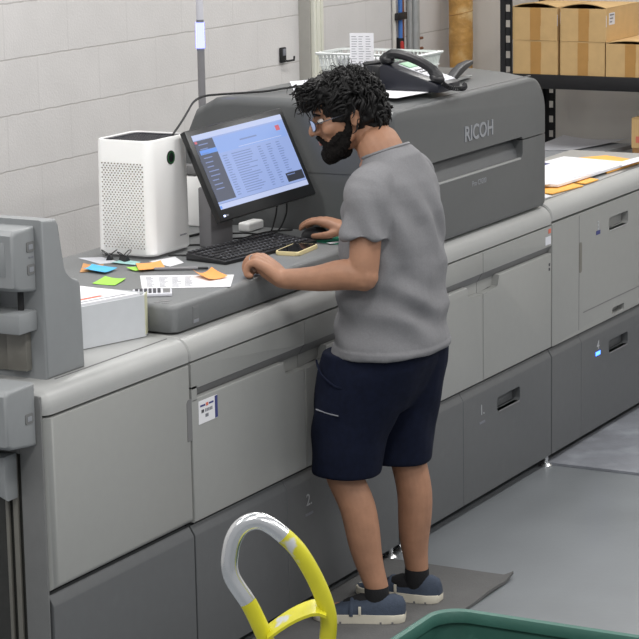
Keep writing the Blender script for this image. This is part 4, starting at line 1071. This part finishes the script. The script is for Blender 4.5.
# arms
add_tube(bm, spline([(0.63, -0.258, 1.29), Lsh+Vector((.005, 0, -.05)), Lsh.lerp(Lel, 0.6), Lel], 5), [0.042]*4+[0.045]*4+[0.045, 0.046, 0.045, 0.045, 0.044, 0.043, 0.041, 0.040], 18, 0, True)
add_tube(bm, spline([Lel+Vector((0, -0.004, 0.004)), Lel+Vector((-0.004, 0.06, 0.006)), Lel.lerp(Lwr, 0.6), Lwr], 5), [0.040, 0.041, 0.043, 0.044, 0.045, 0.045, 0.044, 0.043, 0.041, 0.039, 0.037, 0.035, 0.033, 0.031, 0.030, 0.029], 18, 0, True)
add_tube(bm, spline([(0.85, -0.245, 1.29), Rsh+Vector((-.005, 0, -.05)), Rsh.lerp(Rel, 0.6), Rel], 5), [0.042]*4+[0.045]*4+[0.045, 0.046, 0.045, 0.045, 0.044, 0.043, 0.041, 0.040], 18, 0, True)
add_tube(bm, spline([Rel, Rel.lerp(Rwr, 0.3)+Vector((0.003, 0, 0)), Rel.lerp(Rwr, 0.65), Rwr], 5), [0.040, 0.041, 0.042, 0.043, 0.043, 0.043, 0.042, 0.041, 0.039, 0.037, 0.035, 0.033, 0.031, 0.029, 0.028, 0.027], 18, 0, True)
# legs
for hip, kn, an, s in ((Lhip, Lkn, Lan, -1), (Rhip, Rkn, Ran, 1)):
    mid = hip.lerp(kn, 0.5); calf = kn.lerp(an, 0.33)+Vector((0, -0.016, 0)); low = kn.lerp(an, 0.72)
    add_tube(bm, spline([hip, mid, kn+Vector((0, 0.0, 0.02)), calf, low, an, an+Vector((0, 0.004, -0.03))], 5),
             [0.092, 0.09, 0.088, 0.085, 0.082, 0.080, 0.077, 0.073, 0.068, 0.062, 0.0575, 0.0555, 0.054, 0.0535, 0.0535, 0.0535, 0.053, 0.052, 0.0505, 0.048, 0.045, 0.042, 0.039, 0.037, 0.0355, 0.0345, 0.034, 0.033, 0.032, 0.030, 0.028], 20, 0, True, up0=(1, 0, 0))
    add_ell(bm, kn+Vector((0, 0.020, 0.0)), (0.038, 0.035, 0.05))
    tdir = Vector((-0.36, 0.93, 0)) if s < 0 else Vector((-0.06, 1, 0))
    tdir.normalize()
    add_tube(bm, [an+Vector((0, 0, -0.04))-tdir*0.008, an+tdir*0.06+Vector((0, 0, -0.055)), an+tdir*0.15+Vector((0, 0, -0.066))], [0.026, 0.026, 0.018], 14, 0, True)
# head
hell(bm, (0, -0.014, 0.035), (0.074, 0.095, 0.083))
hell(bm, (0, 0.028, -0.010), (0.064, 0.066, 0.085))
hell(bm, (0, 0.042, -0.055), (0.052, 0.052, 0.052))
hell(bm, (0, 0.066, -0.088), (0.030, 0.028, 0.024))
hell(bm, (0, 0.078, 0.033), (0.050, 0.018, 0.014))
hell(bm, (0, 0.060, 0.055), (0.052, 0.028, 0.035))
for s in (-1, 1):
    hell(bm, (s*0.040, 0.066, -0.018), (0.024, 0.022, 0.022))
    add_tube(bm, [hd(s*0.050, 0.015, -0.055), hd(s*0.042, 0.05, -0.075), hd(s*0.02, 0.075, -0.09)], 0.018, 10, 0, True)
add_tube(bm, [hd(0, 0.088, 0.022), hd(0, 0.100, 0.004), hd(0, 0.113, -0.016), hd(0, 0.115, -0.023)], [0.009, 0.0105, 0.012, 0.0115], 12, 0, True)
for s in (-1, 1): hell(bm, (s*0.011, 0.101, -0.024), (0.009, 0.011, 0.009))
hell(bm, (0, 0.088, -0.050), (0.026, 0.014, 0.016))
for s in (-1, 1):      # ears: rim + lobe
    pts = [hd(s*0.073, 0.000, -0.018), hd(s*0.077, -0.003, -0.006), hd(s*0.079, -0.007, 0.008), hd(s*0.081, -0.016, 0.017), hd(s*0.082, -0.025, 0.011), hd(s*0.081, -0.026, -0.002), hd(s*0.078, -0.020, -0.016), hd(s*0.074, -0.012, -0.026)]
    add_tube(bm, spline(pts, 4), 0.0045, 8, 0, True)
    hell(bm, (s*0.074, -0.013, -0.002), (0.006, 0.012, 0.018)); hell(bm, (s*0.074, -0.008, -0.023), (0.006, 0.007, 0.008))
# hands
def finger(bm, pts, r0, r1):
    n = len(pts)*4-3
    add_tube(bm, spline(pts, 4), [r0+(r1-r0)*i/(n-1) for i in range(n)], 10, 0, True)
# left hand: loosely curled on the worktop edge
LK = [Vector((0.503, 0.056, 1.108)), Vector((0.482, 0.060, 1.112)), Vector((0.460, 0.055, 1.109)), Vector((0.440, 0.045, 1.101))]
for i, k in enumerate(LK):
    st = Lwr+Vector((0.014-0.010*i, 0.005, 0.002))
    add_tube(bm, spline([st, st.lerp(k, 0.55)+Vector((0, 0, 0.004)), k], 4), [0.019, 0.0185, 0.018, 0.0175, 0.016, 0.015, 0.014, 0.013, 0.0125], 10, 0, True)
    ln = (0.034, 0.038, 0.035, 0.028)[i]
    p1 = k+Vector((-0.003, ln*0.78, -0.010)); p2 = k+Vector((-0.004, ln*0.92, -0.036)); p3 = k+Vector((-0.002, ln*0.45, -0.050))
    p2.z = max(p2.z, ZW+0.010); p3.z = max(p3.z, ZW+0.0095)
    finger(bm, [k, p1, p2, p3], 0.0115, 0.0088)
add_tube(bm, [Lwr+Vector((0.0, 0.008, -0.002)), Vector((0.474, 0.022, 1.075)), Vector((0.474, 0.045, 1.088))], [0.027, 0.027, 0.022], 12, 0, True)
finger(bm, [Vector((0.492, -0.005, 1.065)), Vector((0.518, 0.025, 1.074)), Vector((0.523, 0.058, 1.070)), Vector((0.512, 0.083, 1.0645))], 0.0145, 0.0085)
# right hand: over the mouse
RK_ = [Vector((1.080, 0.184, 1.114)), Vector((1.102, 0.191, 1.117)), Vector((1.124, 0.186, 1.114)), Vector((1.142, 0.174, 1.105))]
for i, k in enumerate(RK_):
    st = Rwr+Vector((-0.012+0.009*i, 0.005, 0.002))
    add_tube(bm, spline([st, st.lerp(k, 0.55)+Vector((0, 0, 0.004)), k], 4), [0.018, 0.0178, 0.0175, 0.017, 0.016, 0.015, 0.0138, 0.013, 0.0122], 10, 0, True)
    L_ = (0.064, 0.070, 0.064, 0.050)[i]; dx = (-0.004, 0, 0.003, 0.006)[i]
    drop = (0.0, 0.0, 0.004, 0.012)[i]
    finger(bm, [k, k+Vector((dx*0.5, L_*0.42, -0.004-drop*0.4)), k+Vector((dx, L_*0.78, -0.014-drop)), k+Vector((dx, L_, -0.026-drop))], 0.0105, 0.0075)
finger(bm, [Vector((1.074, 0.105, 1.090)), Vector((1.054, 0.134, 1.081)), Vector((1.056, 0.170, 1.074)), Vector((1.066, 0.198, 1.070))], 0.0145, 0.0088)
body = remeshed('person', bm, 'skin', None, 0.0042, 5, 0.5)
tag(body, 'person in grey t-shirt and navy shorts standing at the worktop, one hand on the mouse', 'person')

# lips
bm = new(); hell(bm, (0, 0.100, -0.0535), (0.019, 0.0055, 0.0045)); hell(bm, (0, 0.0985, -0.0605), (0.016, 0.006, 0.005)); obj('lips', bm, 'lip', body)
for s in (-1, 1):
    bm = new(); hell(bm, (s*0.031, 0.0815, 0.008), (0.0115, 0.0115, 0.0075)); e = obj('eye', bm, 'eye', body)
    bm = new(); hell(bm, (s*0.031, 0.0915, 0.006), (0.005, 0.0028, 0.005)); obj('iris', bm, 'iris', e)
    bm = new(); add_tube(bm, [hd(s*0.012, 0.097, 0.026), hd(s*0.030, 0.096, 0.031), hd(s*0.050, 0.082, 0.027)], [0.0035, 0.0042, 0.0025], 8, 0, True); obj('eyebrow', bm, 'hair', body)
# beard
bm = new()
for s in (-1, 1):
    add_tube(bm, spline([hd(s*0.066, 0.008, -0.002), hd(s*0.062, 0.016, -0.040), hd(s*0.050, 0.042, -0.075), hd(s*0.028, 0.070, -0.095), hd(0, 0.082, -0.102)], 5), [0.009]*4+[0.013]*4+[0.019]*4+[0.023]*5+[0.026]*4, 12, 0, True)
    add_tube(bm, spline([hd(s*0.054, 0.038, -0.045), hd(s*0.042, 0.062, -0.062), hd(s*0.024, 0.082, -0.080)], 4), 0.016, 10, 0, True)
    add_tube(bm, spline([hd(0, 0.102, -0.040), hd(s*0.016, 0.099, -0.043), hd(s*0.029, 0.088, -0.060), hd(s*0.028, 0.082, -0.080)], 5), [0.0065]*6+[0.008]*5+[0.010]*5, 10, 0, True)
hell(bm, (0, 0.082, -0.098), (0.034, 0.026, 0.027)); hell(bm, (0, 0.050, -0.100), (0.045, 0.036, 0.020))
random.seed(21)
beard = remeshed('beard', bm, 'beard', body, 0.0035, 3, 0.5)
displace(beard, lambda c: 0.0035*noise.noise(c*160)+0.002*noise.noise(c*400))
# hair: a lumpy cap plus several hundred curled locks, one mesh
def hair_ok(d):
    """direction in the head frame -> is it hair?"""
    if d.y > 0.30 and d.z < 0.42: return False
    if d.z < -0.30 and d.y > -0.45: return False
    if abs(d.x) > 0.4 and d.z < 0.02 and d.y > -0.42 and not (d.y > 0.02 and d.y < 0.20 and d.z > -0.25): return False
    if d.z < -0.72: return False
    return True
bm = new()
hell(bm, (0, -0.012, 0.040), (0.088, 0.100, 0.090))
hell(bm, (0, -0.046, 0.000), (0.076, 0.074, 0.075)); hell(bm, (0, -0.057, -0.040), (0.060, 0.050, 0.050))
hell(bm, (0, 0.058, 0.088), (0.076, 0.054, 0.044)); hell(bm, (-0.02, 0.096, 0.076), (0.050, 0.034, 0.032))
for s in (-1, 1):
    hell(bm, (s*0.064, 0.018, 0.045), (0.022, 0.040, 0.045)); hell(bm, (s*0.066, 0.014, 0.008), (0.010, 0.010, 0.032))
cap_ = remeshed('hair', bm, 'hair', body, 0.0045, 4, 0.5)
displace(cap_, lambda c: 0.011*noise.noise(c*36)+0.008*noise.noise(c*80)-0.002)
bm = new(); bm.from_mesh(cap_.data)
random.seed(11)
MHI = MH.inverted(); RHI = RH.inverted().to_3x3()
down = RHI @ Vector((0, 0, -1))
def lock(rt, out, tang, L_, cr, fq, r0, lift):
    ph = random.uniform(0, 6.28)
    a1 = tang.cross(out)
    if a1.length < 1e-3: a1 = Vector((1, 0, 0))
    a1.normalize(); a2 = tang.cross(a1).normalized()
    pts = []; n = 12
    for i in range(n+1):
        t = i/n
        p = rt+out*(lift*math.sin(t*PI*0.8))+tang*(L_*t)+down*(L_*0.5*t*t)
        p += (a1*math.cos(ph+t*fq*6.28)+a2*math.sin(ph+t*fq*6.28))*cr*(0.25+0.75*t)
        pts.append(MH @ p)
    add_tube(bm, pts, [max(0.0004, r0*(1-0.9*(i/n)**2)) for i in range(n+1)], 5)
cnt = 0
while cnt < 520:
    d = Vector((random.gauss(0, 1), random.gauss(0, 1), random.gauss(0, 1))).normalized()
    if not hair_ok(d): continue
    cnt += 1
    rt = Vector((d.x*0.086, -0.012+d.y*0.098, 0.040+d.z*0.088))
    if d.z < -0.05: rt = Vector((d.x*0.076, -0.046+d.y*0.074, 0.000+d.z*0.075))
    tang = Vector((random.gauss(0, .7), 0.5 if d.y > -0.2 else -0.05, random.gauss(-0.25, .5)))
    tang -= d*tang.dot(d); tang.normalize()
    L_ = random.uniform(0.025, 0.050)*(0.55 if d.z < -0.1 else 1)
    lock(rt, d, tang, L_, random.uniform(0.004, 0.010)*(0.6 if d.z < -0.1 else 1), random.uniform(0.8, 1.6), random.uniform(0.0034, 0.0066), random.uniform(0.002, 0.014)*(0.3 if d.z < -0.1 else 1))
cnt = 0
while cnt < 190:
    cnt += 1
    rt = Vector((random.uniform(-0.070, 0.055), random.uniform(0.03, 0.118), random.uniform(0.060, 0.125)))
    tang = Vector((random.gauss(0, .5), random.uniform(0.1, 0.9), random.uniform(-0.8, 0.1))).normalized()
    lock(rt, Vector((0, 0.7, 0.5)), tang, random.uniform(0.02, 0.042), random.uniform(0.005, 0.011), random.uniform(0.8, 1.5), random.uniform(0.0018, 0.0045), random.uniform(0.002, 0.012))
# loose single curls round the outline
cnt = 0
while cnt < 90:
    d = Vector((random.gauss(0, 1), random.gauss(0.2, 1), random.gauss(0.5, 1))).normalized()
    if not hair_ok(d) or d.z < 0.1: continue
    cnt += 1
    rt = Vector((d.x*0.090, -0.016+d.y*0.108, 0.048+d.z*0.092))
    tang = Vector((random.gauss(0, .8), random.gauss(.3, .7), random.gauss(0.1, .6))).normalized()
    lock(rt, d, tang, random.uniform(0.02, 0.04), random.uniform(0.006, 0.011), random.uniform(0.8, 1.4), random.uniform(0.0008, 0.0016), 0.012)
bm.to_mesh(cap_.data); bm.free()
for p in cap_.data.polygons: p.use_smooth = True
# spectacles
G = None
bm = new()
for s in (-1, 1):
    ring = [hd(s*0.032+0.024*math.cos(a), 0.112-0.010*abs(math.cos(a))*(1 if s*math.cos(a) > 0 else 0.0), 0.002+0.0175*math.sin(a)) for a in [2*PI*k/20 for k in range(21)]]
    add_tube(bm, ring, 0.0016, 6)
    add_tube(bm, [hd(s*0.056, 0.102, 0.008), hd(s*0.071, 0.085, 0.010), hd(s*0.079, 0.0, 0.014), hd(s*0.079, -0.022, 0.006)], 0.0016, 6, 0, True)
add_tube(bm, [hd(-0.008, 0.112, 0.006), hd(0, 0.115, 0.009), hd(0.008, 0.112, 0.006)], 0.0016, 6)
G = obj('glasses', bm, 'frame', body)
for s in (-1, 1):
    bm = new()
    f = [bm.verts.new(hd(s*0.032+0.023*math.cos(a), 0.112-0.010*abs(math.cos(a))*(1 if s*math.cos(a) > 0 else 0.0), 0.002+0.0165*math.sin(a))) for a in [2*PI*k/20 for k in range(20)]]
    b_ = [bm.verts.new(v.co-(RH @ Vector((0, 0.0012, 0)))) for v in f]
    bm.faces.new(f); bm.faces.new(b_[::-1])
    for i in range(20): bm.faces.new((f[i], f[(i+1) % 20], b_[(i+1) % 20], b_[i]))
    obj('lens', bm, 'lens', G)
# t-shirt
bm = new()
TR = [(0.815, -0.240, 0.202, 0.160), (0.86, -0.242, 0.198, 0.156), (0.95, -0.244, 0.190, 0.148), (1.05, -0.246, 0.187, 0.144), (1.15, -0.246, 0.190, 0.141), (1.23, -0.247, 0.194, 0.134), (1.28, -0.252, 0.186, 0.118), (1.32, -0.255, 0.172, 0.102), (1.352, -0.253, 0.146, 0.088), (1.380, -0.246, 0.110, 0.076), (1.398, -0.230, 0.079, 0.066)]
cap_loft(bm, [ering((0.738, cy, z), a, b, 0.05, 32, 2.3, tilt=(-0.36 if z > 1.39 else (-0.22 if z > 1.37 else (-0.06 if z < 0.9 else 0)))) for z, cy, a, b in TR])
for sh, el, c0 in ((Lsh, Lel, Vector((0.650, -0.258, 1.335))), (Rsh, Rel, Vector((0.835, -0.240, 1.338)))):
    e = sh.lerp(el, 0.58)
    add_tube(bm, spline([c0, sh+Vector((0, 0, -0.012)), sh.lerp(el, 0.30), e], 5), [0.050, 0.054, 0.058, 0.061, 0.064, 0.066, 0.067, 0.068, 0.068, 0.068, 0.068, 0.068, 0.068, 0.069, 0.070, 0.071], 22)
shirt = remeshed('t_shirt', bm, 'shirt', body, 0.005, 8, 0.5)
def folds(c):
    # soft drape folds: waist, armpit, back
    q = noise.noise(c*5)
    k = 0.0085*math.sin(c.z*52+c.x*14-c.y*26+3*q)*max(0, 1-abs(c.z-0.95)/0.16)
    k += 0.0085*math.sin((c.x*1.0-c.y*0.9)*52+c.z*30+2.5*q)*max(0, 1-abs(c.z-1.20)/0.15)
    k += 0.0065*math.sin(c.y*60+c.z*18+3*q)*max(0, 1-abs(c.z-1.08)/0.12)
    k += 0.005*noise.noise(c*10)
    if c.z < 0.838: k += 0.003
    return k
displace(shirt, folds)
# hem, cuffs and neckband as stitched bands
def band(name, ring_pts, r, m):
    b = new(); add_tube(b, ring_pts+ring_pts[:2], r, 6); return obj(name, b, m, shirt)
band('neckband', [Vector(p) for p in ering((0.737, -0.2295, 1.400), 0.0765, 0.0635, 0.05, 32, 2.1, tilt=-0.36)], 0.0055, 'shirt')
# shorts
bm = new()
cap_loft(bm, [ering((0.740, -0.215, 0.640), 0.150, 0.085, 0.0, 28, 2.2), ering((0.740, -0.220, 0.700), 0.180, 0.118, 0.02, 28, 2.3), ering((0.740, -0.230, 0.78), 0.192, 0.142, 0.04, 28, 2.4), ering((0.740, -0.234, 0.86), 0.184, 0.142, 0.04, 28, 2.3), ering((0.740, -0.234, 0.93), 0.172, 0.130, 0.04, 28, 2.2)])
def leg_rings(L): return [ering((x, y, z), a, b, r, 24, 2.2) for x, y, z, a, b, r in L]
cap_loft(bm, leg_rings([(0.656, -0.212, 0.82, 0.108, 0.148, 0), (0.652, -0.198, 0.76, 0.112, 0.148, 0), (0.646, -0.172, 0.66, 0.108, 0.132, 0), (0.642, -0.148, 0.56, 0.102, 0.112, 0), (0.638, -0.136, 0.446, 0.100, 0.103, 0)]))
cap_loft(bm, leg_rings([(0.828, -0.232, 0.82, 0.106, 0.144, 0), (0.828, -0.230, 0.76, 0.110, 0.142, 0), (0.830, -0.224, 0.66, 0.106, 0.126, 0), (0.830, -0.216, 0.56, 0.100, 0.108, 0), (0.832, -0.212, 0.452, 0.097, 0.098, 0)]))
shorts = remeshed('shorts', bm, 'shorts', body, 0.0055, 14, 0.5)
def sfolds(c):
    k = 0.006*noise.noise(Vector((c.x*8, c.y*8, c.z*4)))+0.0035*math.sin(c.z*30+c.x*40+c.y*25+3*noise.noise(c*4))*max(0, 1-abs(c.z-0.62)/0.22)
    return k
displace(shorts, sfolds)
bm = new(); add_tube(bm, spline([(0.553, -0.085, 0.655), (0.541, -0.130, 0.650), (0.537, -0.165, 0.647)], 4), 0.0022, 6, 0, True); obj('pocket_zipper', bm, 'ink', shorts)
bm = new(); add_tube(bm, spline([(0.560, -0.085, 0.80), (0.548, -0.105, 0.765), (0.542, -0.150, 0.735), (0.541, -0.175, 0.73)], 5), 0.0035, 6, 0, True); obj('pocket_edge', bm, 'shorts', shorts)
# socks and shoes
def shoe(heel, d, s):
    d = Vector(d).normalized(); n_ = Vector((d.y, -d.x, 0)); up = Vector((0, 0, 1))
    X = Matrix(((n_.x, d.x, 0, heel[0]), (n_.y, d.y, 0, heel[1]), (0, 0, 1, 0.0105), (0, 0, 0, 1)))
    Ls = 0.275
    st = [(0.0, .018), (0.008, .028), (0.03, .038), (0.08, .0415), (0.13, .040), (0.18, .044), (0.215, .045), (0.245, .038), (0.265, .026), (0.275, .012)]
    def width(t):
        for (a, wa), (b, wb) in zip(st, st[1:]):
            if a <= t <= b: return wa+(wb-wa)*(t-a)/(b-a)
    hs = [(0.0, .056), (0.008, .072), (0.03, .080), (0.08, .076), (0.115, .068), (0.145, .066), (0.18, .055), (0.215, .043), (0.245, .035), (0.265, .028), (0.275, .018)]
    def height(t):
        for (a, wa), (b, wb) in zip(hs, hs[1:]):
            if a <= t <= b: return wa+(wb-wa)*(t-a)/(b-a)
    ts = [0.0, 0.008, 0.018, 0.03, 0.055, 0.08, 0.115, 0.145, 0.165, 0.18, 0.2, 0.215, 0.23, 0.245, 0.257, 0.266, 0.275]
    b = new(); rings = []
    for t in ts:
        w_, h_ = width(t), height(t)
        rings.append([(w_*math.copysign(abs(math.cos(a))**0.8, math.cos(a))*(1-0.12*max(0, math.sin(a))), t, 0.022+max(0.004, (h_-0.022))*abs(math.sin(a))**0.8 if math.sin(a) > 0 else 0.022) for a in [PI*k/12 for k in range(13)]])
    add_loft(b, rings)
    up_ = obj('shoe', b, 'shoe', body, xf=X, sharp=60)
    b = new(); out = [(width(t)+0.003, t) for t in ts]+[(-width(t)-0.003, t) for t in reversed(ts)]
    add_prism(b, out, 0.0, 0.026, 'z', 0.003, 2, both=True)
    sole = obj('sole', b, 'sole', up_, xf=X)
    b = new()
    for t in (0.035, 0.07, 0.19, 0.225):
        add_box(b, -width(t)-0.0035, width(t)+0.0035, t-0.003, t+0.003, -0.0004, 0.006)
    obj('tread', b, 'groove', sole, xf=X)
    # strap across the instep and its pale tab
    b = new(); add_tube(b, [(0.046*math.cos(a), 0.158, 0.022+0.043*math.sin(a)) for a in [PI*k/12 for k in range(13)]], 0.006, 8, flat=0.4); obj('strap', b, 'shoe', up_, xf=X)
    b = new(); add_box(b, -0.046, -0.041, 0.128, 0.136, 0.026, 0.052, 0.001); obj('side_tab', b, 'sole', up_, xf=X @ Matrix.Translation((0, 0, 0)))
shoe((0.660, -0.316), (-0.36, 0.93, 0), -1)
shoe((0.862, -0.335), (-0.08, 1, 0), 1)
for an, kn in ((Lan, Lkn), (Ran, Rkn)):
    b = new(); add_tube(b, spline([an+Vector((0, 0.004, -0.055)), an+Vector((0, 0.002, -0.02)), an.lerp(kn, 0.03)], 4), [0.031, 0.033, 0.0352, 0.0365, 0.037, 0.0372, 0.0372, 0.037, 0.0366], 20)
    td = (Vector((-0.36, 0.93, 0)) if an is Lan else Vector((-0.08, 1, 0))).normalized()
    add_tube(b, [an+Vector((0, 0, -0.045)), an+td*0.05+Vector((0, 0, -0.043)), an+td*0.085+Vector((0, 0, -0.050))], [0.031, 0.031, 0.024], 14, 0, True)
    obj('sock', b, 'sock', body)
# ring
bm = new(); k = LK[2]; c = k+Vector((-0.001, 0.012, -0.003))
add_tube(bm, [c+Vector((math.cos(a), 0, math.sin(a)))*0.0118 for a in [2*PI*q/18 for q in range(19)]], 0.0016, 6); obj('ring', bm, 'chrome', body)


# ------------------------------------------------------------------ light
def area(name, loc, sx, sy, power, rotx=0, roty=0, color=(1, 0.98, 0.95)):
    l = bpy.data.lights.new(name, 'AREA'); l.shape = 'RECTANGLE'; l.size = sx; l.size_y = sy; l.energy = power; l.color = color
    o = bpy.data.objects.new(name, l); COL.objects.link(o); o.location = loc; o.rotation_euler = (rotx, roty, 0); return o
for x in (-3.2, -0.9, 1.4, 3.6, 5.0):  # the far right row is added to brighten the right wall
    for y in (-3.6, -1.4, 0.6):
        area('ceiling_and_fill_light', (x, y, 3.25), 1.2, 0.35, 29*{3.6: 0.75, 5.0: 0.5}.get(x, 1.0))
wd = bpy.data.worlds.new('World'); S.world = wd; wd.use_nodes = True
bg = wd.node_tree.nodes['Background']; bg.inputs['Color'].default_value = (0.95, 0.97, 1.0, 1); bg.inputs['Strength'].default_value = 0.36

# ------------------------------------------------------------------ camera
R = ((0.477484, -0.184641, 0.859021), (-0.878463, -0.080679, 0.470949), (-0.017652, -0.979489, -0.200724))
cam = bpy.data.cameras.new('Camera'); cam.lens = 134.8534; cam.sensor_width = 36; cam.sensor_fit = 'HORIZONTAL'; cam.clip_end = 100
co = bpy.data.objects.new('Camera', cam); COL.objects.link(co)
co.matrix_world = Matrix(((R[0][0], -R[0][1], -R[0][2], -5.408519), (R[1][0], -R[1][1], -R[1][2], -3.36966), (R[2][0], -R[2][1], -R[2][2], 2.318027), (0, 0, 0, 1)))
S.camera = co
S.view_settings.view_transform = 'Standard'; S.view_settings.look = 'None'; S.view_settings.gamma = 1; S.view_settings.use_curve_mapping = False
S.view_settings.exposure = 0.0
